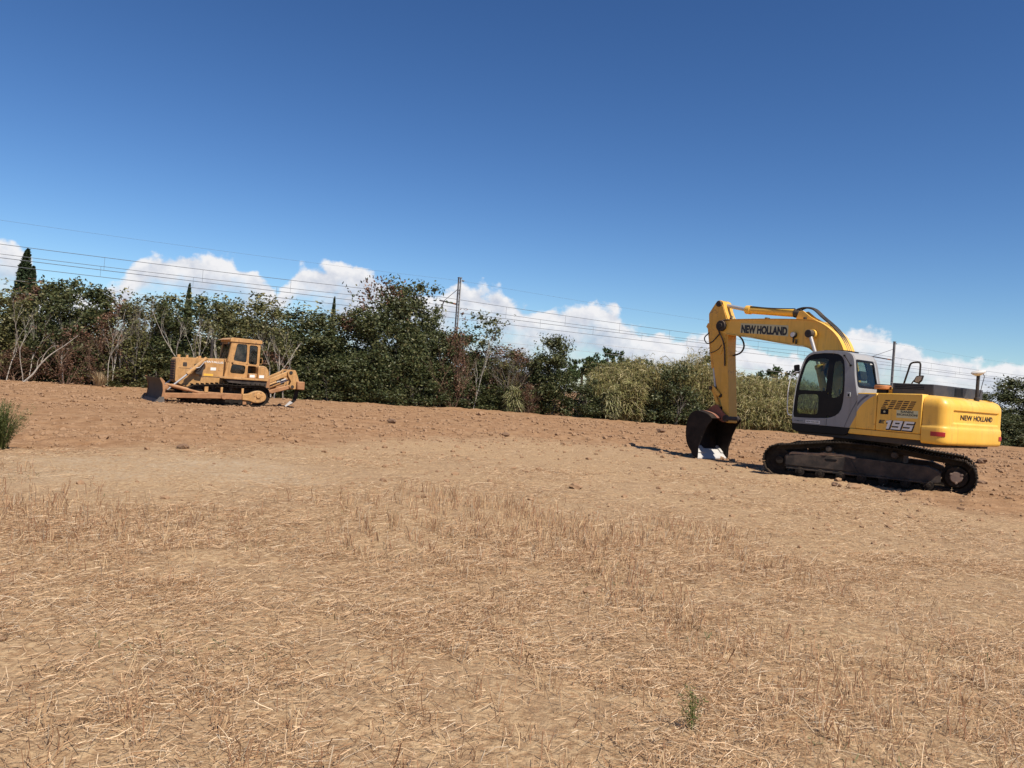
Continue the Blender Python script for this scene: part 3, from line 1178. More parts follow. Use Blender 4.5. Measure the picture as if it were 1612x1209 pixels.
    mr = g.build('mirror_arm', M['blackm'], EX)
    g = MB()
    g.prism(rounded([(-.50, 2.40), (-.57, 2.54), (-.74, 2.56), (-.70, 2.42), (-.62, 2.36)], .03, 3), -.98, -.93)
    g.build('mirror', M['blackm'], mr, .012)
    g = MB()
    g.prism(rounded([(-.535, 2.415), (-.585, 2.525), (-.715, 2.54), (-.685, 2.435), (-.62, 2.385)], .03, 3), -.928, -.924)
    g.build('mirror_glass', M['chrome'], mr)
    g = MB()
    g.cyl((-2.27, -.2, 1.98), (-2.27, -.2, 2.08), .055, n=14)
    g.cyl((-2.27, -.2, 2.05), (-2.27, -.2, 2.56), .034, n=14)
    mast = g.build('antenna_mast', M['blackm'], EX, .004)
    g = MB()
    prof_d = [(.0, 2.545), (.05, 2.55), (.10, 2.575), (.135, 2.605), (.14, 2.63), (.12, 2.645), (.06, 2.655), (0, 2.66)]
    vs, fs = [], []
    for r_, z in prof_d:
        for k in range(24):
            a = 2 * math.pi * k / 24
            vs.append((-2.27 + r_ * math.cos(a) * 1.0, -.2 + r_ * math.sin(a), z - .035 * r_ / .14 * math.cos(a - 1.2)))
    for j in range(len(prof_d) - 1):
        for k in range(24):
            fs.append((j * 24 + k, j * 24 + (k + 1) % 24, (j + 1) * 24 + (k + 1) % 24, (j + 1) * 24 + k))
    MB().add(vs, fs).build('antenna_disc', M['dish'], mast)
    g = MB()
    g.tube(crom([(-2.30, -.2, 2.6), (-2.38, -.22, 2.55), (-2.34, -.24, 2.35), (-2.30, -.24, 2.1)], 5), .008, 6)
    g.build('antenna_cable', M['rubber'], mast)

    # ---- cab
    YL, YR = 1.25, .22
    outer = [(1.165, 1.235), (1.163, 1.36), (1.15, 1.75), (1.125, 2.08), (1.06, 2.42), (1.0, 2.66), (.955, 2.785), (.88, 2.87), (.77, 2.922), (.6, 2.945), (.42, 2.955), (.15, 2.95), (-.03, 2.937), (-.14, 2.91), (-.225, 2.86), (-.275, 2.77), (-.31, 2.62), (-.345, 2.4), (-.39, 2.2), (-.43, 2.02), (-.465, 1.9), (-.468, 1.60), (-.468, 1.237)]
    inner = [(1.148, 1.372), (1.138, 1.75), (1.11, 2.08), (1.045, 2.40), (.985, 2.62), (.93, 2.755), (.85, 2.83), (.74, 2.87), (.5, 2.892), (.285, 2.892), (.12, 2.872), (.02, 2.82), (-.045, 2.72), (-.085, 2.55), (-.115, 2.3), (-.125, 2.05), (-.115, 1.8), (-.085, 1.64), (-.03, 1.545), (.06, 1.475), (.16, 1.435), (.28, 1.41), (.6, 1.39)]
    O, I = loops(outer, inner, 96)

    def bulge(z):
        """the cab's sides draw in towards the roof"""
        return .0 if z < 2.0 else .085 * ((z - 2.0) / .95) ** 2

    def lf(p, a):
        return (p[0], a - bulge(p[1]), p[1])

    def rf(p, a):
        return (p[0], a + bulge(p[1]), p[1])
    g = MB()
    g.ring(O, I, YL - .07, YL, lf)
    cab = g.build('cab', M['grey'], EX, .022, 3)
    g = MB()
    g.ring(O, I, YR, YR + .06, rf)
    g.build('side_frame', M['grey'], cab, .01)
    # roof, front header, rear wall as one skin following the outline across the cab
    sk_pts = [p for p in outer if p[1] > 2.74]
    g = MB()
    vs, fs = [], []
    for p in sk_pts:
        for q, y in ((0, YL - .06), (0, YR + .06)):
            yy = y - bulge(p[1]) if y > .7 else y + bulge(p[1])
            vs.append((p[0], yy, p[1] - .004))
    for p in sk_pts:
        for y in (YL - .06, YR + .06):
            yy = y - bulge(p[1]) if y > .7 else y + bulge(p[1])
            vs.append((p[0] * .96 + .01, yy, p[1] - .06))
    k = len(sk_pts)
    for i in range(k - 1):
        fs += [(2 * i, 2 * i + 2, 2 * i + 3, 2 * i + 1), (2 * k + 2 * i, 2 * k + 2 * i + 1, 2 * k + 2 * i + 3, 2 * k + 2 * i + 2)]
    fs += [(0, 1, 2 * k + 1, 2 * k), (2 * k - 2, 4 * k - 2, 4 * k - 1, 2 * k - 1)]
    g.add(vs, fs)
    g.build('roof', M['grey_pale_lit'], cab)  # lighter grey than the cab side: sunlight on the roof put into the colour
    g = MB()
    g.prism(rounded([(.62, 1.02), (.62, .45), (.05, .45), (.05, 1.02)], .06, 3), 2.93, 2.975, 'xy')
    g.build('roof_hatch', M['black'], cab, .01)
    # rear wall with window

    def rear_x(z):
        return float(np.interp(z, [1.2, 1.9, 2.02, 2.2, 2.4, 2.62, 2.77, 2.86], [-.462, -.46, -.425, -.385, -.34, -.305, -.27, -.22]))

    def bf(p, a):
        return (rear_x(p[1]) + a, p[0], p[1])
    ro = [(1.19, 1.30), (1.19, 2.2), (1.175, 2.45), (1.15, 2.68), (1.11, 2.83), (.36, 2.83), (.31, 2.68), (.29, 2.4), (.28, 2.2), (.28, 1.30)]
    ri = rounded([(1.165, 2.14), (1.125, 2.765), (.40, 2.765), (.345, 2.14)], .07, 5)
    RO, RI = loops(ro, ri, 64)
    g = MB()
    g.ring(RO, RI, .001, .05, bf)
    g.build('rear_wall', M['grey_pale_lit'], cab, .008)  # same lighter grey, painting the sunlit rear against the shaded side
    ri2 = rounded([(1.115, 2.185), (1.085, 2.725), (.44, 2.725), (.395, 2.185)], .07, 5)
    RI_, R2 = loops(ri, ri2, 64)
    g = MB()
    g.ring(RI_, R2, -.004, .03, bf)
    g.build('window_seal', M['black'], cab)
    g = MB()
    g.add([bf(p, .012) for p in R2] + [bf(p, .017) for p in R2], [tuple(range(64)), tuple(range(127, 63, -1))])
    rw = g.build('rear_window', M['dglass'], cab, smooth=False)

    def rwfn(u, v, h):
        return (rear_x(v) - .0 - h, -u, v)
    letters('window_sticker', '200', (-.55, 2.685, -.45, 2.715), rwfn, M['white'], rw, -.008, .003, bold=.02, shear=.2)
    # door: black masked glass with three clear fields
    dz = YL - .045

    def df_(p, a):
        return (p[0], a - bulge(p[1]), p[1])
    inn = inner
    fr_up = rounded([(1.06, 2.02), (1.0, 2.33), (.925, 2.64), (.84, 2.735), (.56, 2.775), (.34, 2.76), (.335, 2.02)], [.04, .1, .1, .1, .05, .06, .04], 4)
    fr_lo = rounded([(1.065, 1.47), (1.062, 1.92), (.52, 1.94), (.50, 1.47)], .10, 5)
    fr_re = rounded([(.20, 1.88), (.205, 2.70), (.06, 2.73), (-.02, 2.62), (-.07, 2.2), (-.06, 1.98), (.06, 1.88)], [.03, .05, .05, .06, .1, .06, .06], 4)
    # split the black panel into three framed cells
    cellA = [(1.148, 1.975), (1.11, 2.10), (1.045, 2.41), (.985, 2.63), (.93, 2.765), (.85, 2.84), (.74, 2.88), (.5, 2.90), (.27, 2.90), (.27, 1.975)]
    cellB = [(1.155, 1.365), (1.146, 1.975), (.27, 1.975), (.27, 1.40), (.6, 1.38)]
    cellC = [(.27, 1.40), (.27, 2.90), (.12, 2.885), (.015, 2.83), (-.055, 2.72), (-.095, 2.55), (-.125, 2.3), (-.135, 2.05), (-.125, 1.8), (-.095, 1.63), (-.035, 1.535), (.06, 1.465), (.16, 1.425)]
    door = None
    for nm, cell, hole in (('door', cellA, fr_up), ('door_lower_panel', cellB, fr_lo), ('quarter_panel', cellC, fr_re)):
        A, B_ = loops(cell, hole, 72)
        g = MB()
        g.ring(A, B_, dz, dz + .02, df_)
        o = g.build(nm, M['black'], cab)
        door = door or o
        g = MB()
        g.add([df_(p, dz + .008) for p in B_] + [df_(p, dz + .013) for p in B_], [tuple(range(72)), tuple(range(143, 71, -1))])
        g.build('window_pane', M['dglass'], cab, smooth=False)
    # other side, front glass, interior
    A, B_ = loops(inner, [(p[0] * .93 + .03, p[1] * .94 + .13) for p in inner], 72)
    g = MB()
    g.ring(A, B_, YR + .02, YR + .045, rf)
    g.build('window_seal', M['black'], cab)
    g = MB()
    g.add([rf(p, YR + .03) for p in B_] + [rf(p, YR + .035) for p in B_], [tuple(range(72)), tuple(range(143, 71, -1))])
    g.build('window_pane', M['dglass'], cab, smooth=False)
    fz = [1.37, 1.75, 2.08, 2.42, 2.66, 2.78]
    fx = [1.155, 1.142, 1.115, 1.05, .99, .945]
    g = MB()
    vs = [(x - .004, y, z) for x, z in zip(fx, fz) for y in (YL - .07 - bulge(z), YR + .07 + bulge(z))] + [(x - .01, y, z) for x, z in zip(fx, fz) for y in (YL - .07 - bulge(z), YR + .07 + bulge(z))]
    fs = []
    for i in range(5):
        fs += [(2 * i, 2 * i + 1, 2 * i + 3, 2 * i + 2), (12 + 2 * i, 14 + 2 * i, 15 + 2 * i, 13 + 2 * i)]
    g.add(vs, fs)
    g.build('windscreen', M['dglass'], cab)
    g = MB()
    g.bar((1.128, YL - .06, 2.0), (1.128, YR + .06, 2.0), .04, .05)
    g.bar((1.15, YL - .06, 1.33), (1.15, YR + .06, 1.33), .05, .20)
    g.build('windscreen_frame', M['black'], cab)
    g = MB()
    g.box((.35, .74, 1.29), (1.5, .90, .09))
    g.build('cab_floor', M['blackm'], cab)
    g = MB()
    g.prism(rounded([(.42, 1.62), (.45, 1.75), (-.02, 1.78), (-.20, 2.28), (-.30, 2.26), (-.16, 1.64)], .05, 4), .50, .98)
    g.prism(rounded([(-.205, 2.30), (-.17, 2.50), (-.24, 2.53), (-.29, 2.33)], .03, 3), .61, .87)
    g.box((.1, .74, 1.48), (.42, .36, .32))
    g.build('seat', M['seat'], cab, .03, 3)
    g = MB()
    for y in (.42, 1.06):
        g.prism(rounded([(.50, 1.60), (.52, 1.86), (.05, 1.90), (.05, 1.62)], .05, 3), y - .07, y + .07)
        g.tube([(.46, y, 1.86), (.50, y, 2.02)], .016, 6)
        g.tube([(.50, y, 2.0), (.51, y, 2.1)], .028, 8)
    for y in (.62, .86):
        g.tube([(.86, y, 1.33), (.80, y, 1.75)], .014, 6)
        g.box((.92, y, 1.38), (.22, .10, .03))
    g.build('control_console', M['blackm'], cab, .006)
    # fittings outside
    g = MB()
    g.tube(crom([(1.17, 1.245, 1.42), (1.27, 1.245, 1.43), (1.31, 1.245, 1.6), (1.315, 1.245, 2.0), (1.28, 1.235, 2.28), (1.19, 1.225, 2.42), (1.08, 1.205, 2.45)], 5), .011, 6)
    g.build('grab_rail', M['white'], cab)
    g = MB()
    g.tube([(1.07, 1.2, 2.50), (1.16, 1.2, 2.55)], .012, 6)
    mi = g.build('mirror_arm', M['black'], cab)
    g = MB()
    g.prism(rounded([(1.085, 2.40), (1.10, 2.62), (1.24, 2.60), (1.22, 2.42)], .03, 3), 1.17, 1.21)
    g.build('mirror', M['black'], mi, .01)
    g = MB()
    g.prism(rounded([(-.195, 1.915), (-.192, 2.02), (-.29, 2.02), (-.293, 1.915)], .02, 3), 1.246, 1.275)
    lk = g.build('door_handle', M['grey_pale_lit'], cab, .01)
    g = MB()
    g.prism(rounded([(-.235, 1.93), (-.235, 1.985), (-.275, 1.985), (-.275, 1.93)], .01, 2), 1.2755, 1.2785)
    g.build('lock', M['black'], lk)
    g = MB()
    g.tube([(-.04, 1.225 - bulge(2.84) + .035, 2.84), (-.225, 1.225 - bulge(2.62) + .04, 2.62)], .008, 6)
    g.cyl((-.225, 1.19, 2.62), (-.225, 1.245, 2.62), .022, n=10)
    g.cyl((-.04, 1.15, 2.84), (-.04, 1.21, 2.84), .02, n=10)
    g.build('gas_strut', M['black'], cab)
    g = MB()
    sw3 = crom([(-.18, 1.245), (-.255, 1.45), (-.35, 1.67), (-.455, 1.87)], 6)
    sw4 = crom([(-.195, 1.245), (-.268, 1.44), (-.36, 1.645), (-.458, 1.835)], 6)
    g.prism(sw3 + sw4[::-1], 1.2505, 1.253)
    g.build('dark_stripe', M['stripe'], cab)
    g = MB()
    sw5 = crom([(-.31, 1.24), (-.36, 1.34), (-.41, 1.44), (-.462, 1.545)], 5)
    g.prism(sw5 + [(-.462, 1.24)], 1.2505, 1.2535)
    g.build('yellow_corner', M['yellow'], cab)
    g = MB()
    g.bar((.262, 1.2505, 1.24), (.262, 1.2505, 1.40), .008, .005, (0, 1, 0))
    g.build('door_seam', M['black'], cab)

    def cabfn(u, v, h):
        return (-u, 1.25 + h, v)
    for a, b, txt, bg_ in ((-1.10, -.845, 'KOBELCO', 'grey_pale_lit'), (-.79, -.42, 'NEW HOLLAND', 'white')):
        g = MB()
        g.prism([(-a, 1.268), (-b, 1.268), (-b, 1.335), (-a, 1.335)], 1.2505, 1.2535)
        pt = g.build('name_plate', M[bg_], cab)
        letters('plate_text', txt, (a + .02, 1.282, b - .02, 1.321), cabfn, M['navy'], pt, .004, .002, bold=.01)
    # ---- boom
    top = crom([(4.42, 3.86), (3.6, 3.85), (2.8, 3.835), (1.9, 3.80), (1.5, 3.77), (1.25, 3.685), (1.0, 3.535), (.79, 3.34), (.62, 3.06), (.48, 2.65), (.34, 2.15), (.16, 1.80)], 4)
    bot = crom([(.20, 1.52), (.52, 1.72), (.86, 2.18), (1.10, 2.60), (1.30, 2.90), (1.46, 3.06), (1.66, 3.135), (2.3, 3.22), (3.37, 3.385), (4.05, 3.47), (4.30, 3.52)], 4)
    out = top + bot + [(4.47, 3.6), (4.52, 3.72)]
    g = MB()
    g.prism(out, -.205, .205)
    boom = g.build('boom', M['yellow'], EX, sharp=40)

    def plate(line, t_, name, w=.235):
        g = MB()
        vs, fs = [], []
        L = [np.array(p) for p in line]
        for i, p in enumerate(L):
            e = L[min(i + 1, len(L) - 1)] - L[max(i - 1, 0)]
            e = e / np.hypot(*e)
            nn = np.array([-e[1], e[0]])
            for y in (-w, w):
                for h in (-.004, t_):
                    q = p + nn * h
                    vs.append((q[0], y, q[1]))
            if i:
                b = 4 * i
                fs += [(b - 4, b, b + 1, b - 3), (b - 2, b - 1, b + 3, b + 2), (b - 3, b + 1, b + 3, b - 1), (b - 4, b - 2, b + 2, b)]
        fs += [(0, 1, 3, 2), (len(vs) - 4, len(vs) - 2, len(vs) - 1, len(vs) - 3)]
        g.add(vs, fs)
        return g.build(name, M['yellow'], boom, sharp=40)
    plate(top[2:], -.022, 'top_plate')
    plate(bot[:-3], -.020, 'bottom_plate')
    g = MB()
    for s in (1, -1):
        g.cyl((4.30, s * .19, 3.70), (4.30, s * .29, 3.70), .15, n=24)
        g.cyl((4.30, s * .28, 3.70), (4.30, s * .315, 3.70), .07, n=16)
    g.build('pin_boss', M['frame'], boom, .008)
    g = MB()
    for s in (1, -1):
        g.cyl((1.44, s * .18, 3.43), (1.44, s * .30, 3.43), .115, n=20)
    g.build('cylinder_boss', M['yellow'], boom, .008)
    for s in (1, -1):
        g = MB()
        g.cyl((1.45, s * .30, 3.43), (1.45, s * .42, 3.43), .085, n=18)
        g.cyl((1.44, s * .36, 3.41), (1.10, s * .36, 2.56), .046, n=14)
        rod = g.build('boom_cylinder_rod', M['chrome'], EX, .004)
        MB().cyl((1.45, s * .305, 3.43), (1.45, s * .435, 3.43), .098, n=18).build('rod_eye', M['frame'], rod, .01)
        g = MB()
        g.cyl((1.13, s * .36, 2.63), (.72, s * .36, 1.30), .085, n=18)
        g.cyl((1.14, s * .36, 2.66), (1.115, s * .36, 2.57), .10, n=18)
        g.build('boom_cylinder', M['yellow'], EX, .006)

    def boomfn(u, v, h):
        return (-u, .205 + h, v - .0)

    def boomtxt(u, v, h):
        # the lettering follows the boom's slight fall
        k = (-u - 2.21) / (3.63 - 2.21)
        return (-u, .205 + h, v + .085 * k)
    g = MB()
    g.prism([(3.68, 3.505), (3.67, 3.76), (2.18, 3.665), (2.17, 3.385)], .204, .2075)
    tp = g.build('lettering_panel', M['halo'], boom)
    letters('lettering', 'NEW HOLLAND', (-3.64, 3.405, -2.20, 3.630), boomtxt, M['navy'], boom, .003, .003, bold=.055)
    g = MB()
    g.cyl((1.98, .2, 3.42), (1.98, .30, 3.42), .075, n=16)
    g.box((1.985, .24, 3.30), (.035, .03, .16))
    g.box((1.90, .24, 3.25), (.03, .04, .12))
    g.build('work_lamp', M['blackm'], boom, .01)
    g = MB()
    g.cyl((1.98, .30, 3.42), (1.98, .305, 3.42), .06, n=16)
    g.build('lamp_lens', M['dish'], boom)
    # foot brackets
    g = MB()
    for s in (1, -1):
        g.prism([(.50, 1.1), (.42, 1.62), (.22, 1.82), (-.02, 1.75), (-.25, 1.1)], s * .24, s * .29)
        g.prism([(1.0, 1.1), (.82, 1.42), (.62, 1.42), (.5, 1.1)], s * .24, s * .29)
    g.build('boom_bracket', M['yellow_worn'], EX, .01)
    # ---- stick
    st = [(4.60, 4.37), (4.70, 4.24), (4.83, 4.06), (4.80, 3.75), (4.75, 3.45), (4.66, 3.10), (4.47, 2.35), (4.36, 1.98), (4.14, 1.48), (4.05, 1.08), (3.87, 1.05), (3.90, 1.40), (3.99, 2.2), (4.08, 3.0), (4.10, 3.5), (4.11, 3.83), (4.26, 4.12), (4.36, 4.38), (4.48, 4.43)]
    g = MB()
    g.prism(rounded(st, .03, 2), -.175, .175)
    stick = g.build('dipper_arm', M['yellow_worn'], EX, .012)
    g = MB()
    g.prism(rounded([(4.62, 4.30), (4.80, 4.04), (4.72, 3.40), (4.60, 3.0), (4.30, 2.9), (4.16, 3.3), (4.17, 3.86), (4.36, 4.30)], .04, 2), .176, .190)
    g.build('reinforcing_plate', M['yellow_worn'], stick, .004)
    g = MB()
    g.cyl((4.47, -.23, 4.32), (4.47, .23, 4.32), .085, n=20)
    g.cyl((3.95, -.25, 1.17), (3.95, .25, 1.17), .09, n=20)
    g.cyl((4.22, -.21, 1.78), (4.22, .21, 1.78), .06, n=16)
    g.build('pin', M['frame'], stick, .006)
    # arm cylinder on top of the boom
    g = MB()
    g.cyl((2.02, 0, 3.985), (3.58, 0, 4.135), .10, n=22)
    g.cyl((3.52, 0, 4.13), (3.68, 0, 4.147), .118, n=22)
    ac = g.build('arm_cylinder', M['yellow'], EX, .012)
    g = MB()
    g.cyl((2.16, 0, 3.998), (1.98, 0, 3.98), .112, n=20)
    g.box((1.92, 0, 3.94), (.16, .14, .16))
    g.build('cylinder_base', M['blackm'], ac, .01)
    g = MB()
    for s in (1, -1):
        g.prism([(2.05, 3.80), (1.96, 4.03), (1.84, 4.04), (1.62, 3.88), (1.35, 3.74)], s * .09, s * .125)
    g.build('cylinder_bracket', M['yellow'], boom, .006)
    g = MB()
    g.cyl((3.66, 0, 4.145), (4.44, 0, 4.30), .052, n=16)
    g.build('cylinder_rod', M['chrome'], ac)
    g = MB()
    g.cyl((4.47, -.09, 4.32), (4.47, .09, 4.32), .10, n=18)
    g.build('rod_eye', M['frame'], ac, .006)
    # bucket cylinder and linkage in front of the arm
    g = MB()
    g.cyl((4.90, 0, 3.72), (4.66, 0, 2.55), .075, n=18)
    bc = g.build('bucket_cylinder', M['yellow_worn'], EX, .008)
    g = MB()
    for s in (1, -1):
        g.prism([(4.76, 3.5), (4.78, 3.8), (4.90, 3.80), (4.95, 3.70), (4.85, 3.6)], s * .08, s * .11)
    g.build('cylinder_bracket', M['yellow_worn'], stick, .005)
    g = MB()
    g.cyl((4.66, 0, 2.56), (4.50, 0, 1.78), .042, n=14)
    g.build('cylinder_rod', M['chrome'], bc)
    for s in (1, -1):
        g = MB()
        g.bar((4.22, s * .215, 1.78), (4.50, s * .215, 2.02), .05, .11)
        g.bar((4.50, s * .215, 2.02), (4.55, s * .215, 1.93), .05, .10)
        g.build('link_arm', M['yellow_worn'], EX, .01)
        g = MB()
        g.bar((4.53, s * .12, 1.96), (4.26, s * .12, 1.42), .07, .10)
        g.build('push_link', M['yellow_worn'], EX, .012)
    g = MB()
    g.cyl((4.52, -.26, 1.97), (4.52, .26, 1.97), .055, n=14)
    g.cyl((4.27, -.22, 1.43), (4.27, .22, 1.43), .06, n=14)
    g.build('link_pin', M['frame'], EX, .005)
    # ---- bucket
    BW = .60
    back = crom([(4.08, 1.16), (4.22, 1.25), (4.45, 1.31), (4.66, 1.32), (4.84, 1.23), (4.95, 1.0), (4.975, .72), (4.93, .46), (4.84, .30), (4.74, .20)], 4)
    lip = [(4.74, .20), (4.52, .005)]
    g = MB()
    L = [np.array(p) for p in back]
    inn = []
    for i, p in enumerate(L):
        e = L[min(i + 1, len(L) - 1)] - L[max(i - 1, 0)]
        e = e / np.hypot(*e)
        inn.append(p + np.array([e[1], -e[0]]) * .028)
    g.prism([tuple(p) for p in L] + [tuple(p) for p in reversed(inn)], -BW, BW)
    bk = g.build('bucket', M['bucket'], EX, .006, sharp=30)
    for s in (1, -1):
        g = MB()
        g.prism([tuple(p) for p in back] + [(4.70, .10), (4.55, .03), (4.50, .06), (4.50, .30), (4.42, .52), (4.22, .95), (4.10, 1.08)], s * BW, s * (BW + .022))
        g.prism([(4.52, .02), (4.47, .05), (4.47, .34), (4.36, .62), (4.42, .64), (4.54, .36)], s * (BW + .022), s * (BW + .045))
        g.build('side_plate', M['bucket'], bk, .004)
    g = MB()
    g.prism([(4.80, .245), (4.765, .275), (4.49, .035), (4.50, .0), (4.53, .0)], -BW + .002, BW - .002)
    g.build('cutting_edge', M['edge_steel'], bk, .003)
    g = MB()
    g.prism([(4.845, .31), (4.80, .36), (4.60, .18), (4.63, .145)], -BW + .02, -BW + .11)
    g.prism([(4.845, .31), (4.80, .36), (4.60, .18), (4.63, .145)], BW - .46, BW - .02)
    g.build('wear_strip', M['edge_steel'], bk, .003)
    for s in (1, -1):
        g = MB()
        g.prism(rounded([(3.88, 1.22), (3.90, 1.08), (4.03, 1.06), (4.5, 1.27), (4.62, 1.33), (4.40, 1.50), (4.25, 1.53), (4.15, 1.42)], .04, 3), s * .20, s * .245)
        g.build('mounting_ear', M['bucket_red'], bk, .006)
    g = MB()
    tops = [p for p in back if p[0] < 4.80 and p[1] > 1.1]
    vs, fs = [], []
    for i, p in enumerate(tops):
        vs += [(p[0], -.42, p[1] + .001), (p[0], .42, p[1] + .001), (p[0], -.42, p[1] + .018), (p[0], .42, p[1] + .018)]
        if i:
            b = 4 * i
            fs += [(b - 2, b + 2, b + 3, b - 1), (b - 4, b, b + 2, b - 2), (b - 3, b - 1, b + 3, b + 1)]
    fs += [(0, 2, 3, 1), (len(vs) - 4, len(vs) - 3, len(vs) - 1, len(vs) - 2)]
    g.add(vs, fs)
    g.build('top_reinforcement', M['bucket_red'], bk)
    # ---- hoses
    def hose(pts, r_=.018, name='hydraulic_hose', mat='rubber'):
        MB().tube(crom(pts, 6), r_, 8).build(name, M[mat], EX)
    for k, y in enumerate((.06, -.02, -.10)):
        hose([(2.05, y, 4.09), (1.85, y, 4.12 + .01 * k), (1.60, y, 4.07), (1.36, y, 3.88), (1.12, y, 3.70), (.9, y, 3.51), (.72, y, 3.27), (.58, y, 2.98)], .022)
    for y in (.15, -.15):
        hose([(3.5, y * .5, 4.22), (3.0, y * .5, 4.16), (2.5, y * .6, 4.12), (2.1, y * .6, 4.10)], .014)
    hose([(4.05, .23, 3.86), (4.30, .235, 3.84), (4.42, .235, 3.72), (4.36, .235, 3.52), (4.22, .235, 3.30), (4.15, .22, 3.05), (4.12, .20, 2.6)], .02, mat='frame')
    hose([(4.0, -.05, 3.50), (3.80, -.05, 3.35), (3.72, -.05, 3.15), (3.82, -.05, 2.98), (4.05, -.04, 2.90)], .024)
    hose([(4.80, .1, 3.55), (4.92, .18, 3.38), (4.80, .20, 3.22), (4.62, .20, 3.26), (4.50, .20, 3.36), (4.38, .21, 3.48)], .016)
    hose([(4.72, .18, 2.95), (4.55, .195, 2.98), (4.38, .195, 3.06), (4.28, .195, 3.18)], .012)
    for x, y in ((1.75, 3.84), (2.9, 3.87), (4.05, 3.90)):
        MB().box((x, .12, y), (.06, .14, .05)).build('hose_clamp', M['frame'], EX, .005)
    g = MB()
    g.cyl((4.02, .12, 3.88), (4.02, .12, 3.98), .035, n=10)
    g.build('grease_nipple', M['halo'], EX)


M['slot'] = paint('slot_shadow_paint', (.05, .018, .008), .7, .1, var=.1)
paint_hub = paint('dusty_hub', (.15, .10, .08), .6, .3, rust=.2, var=.2, scale=8)
build_excavator()

# ------------------------------------------------------------------ bulldozer
DZ = thing('bulldozer', (DZ_POS[0], DZ_POS[1], 0), 'faded orange bulldozer with dark blade and rear ripper in front of the hedge', 'bulldozer', R(DZ_YAW))


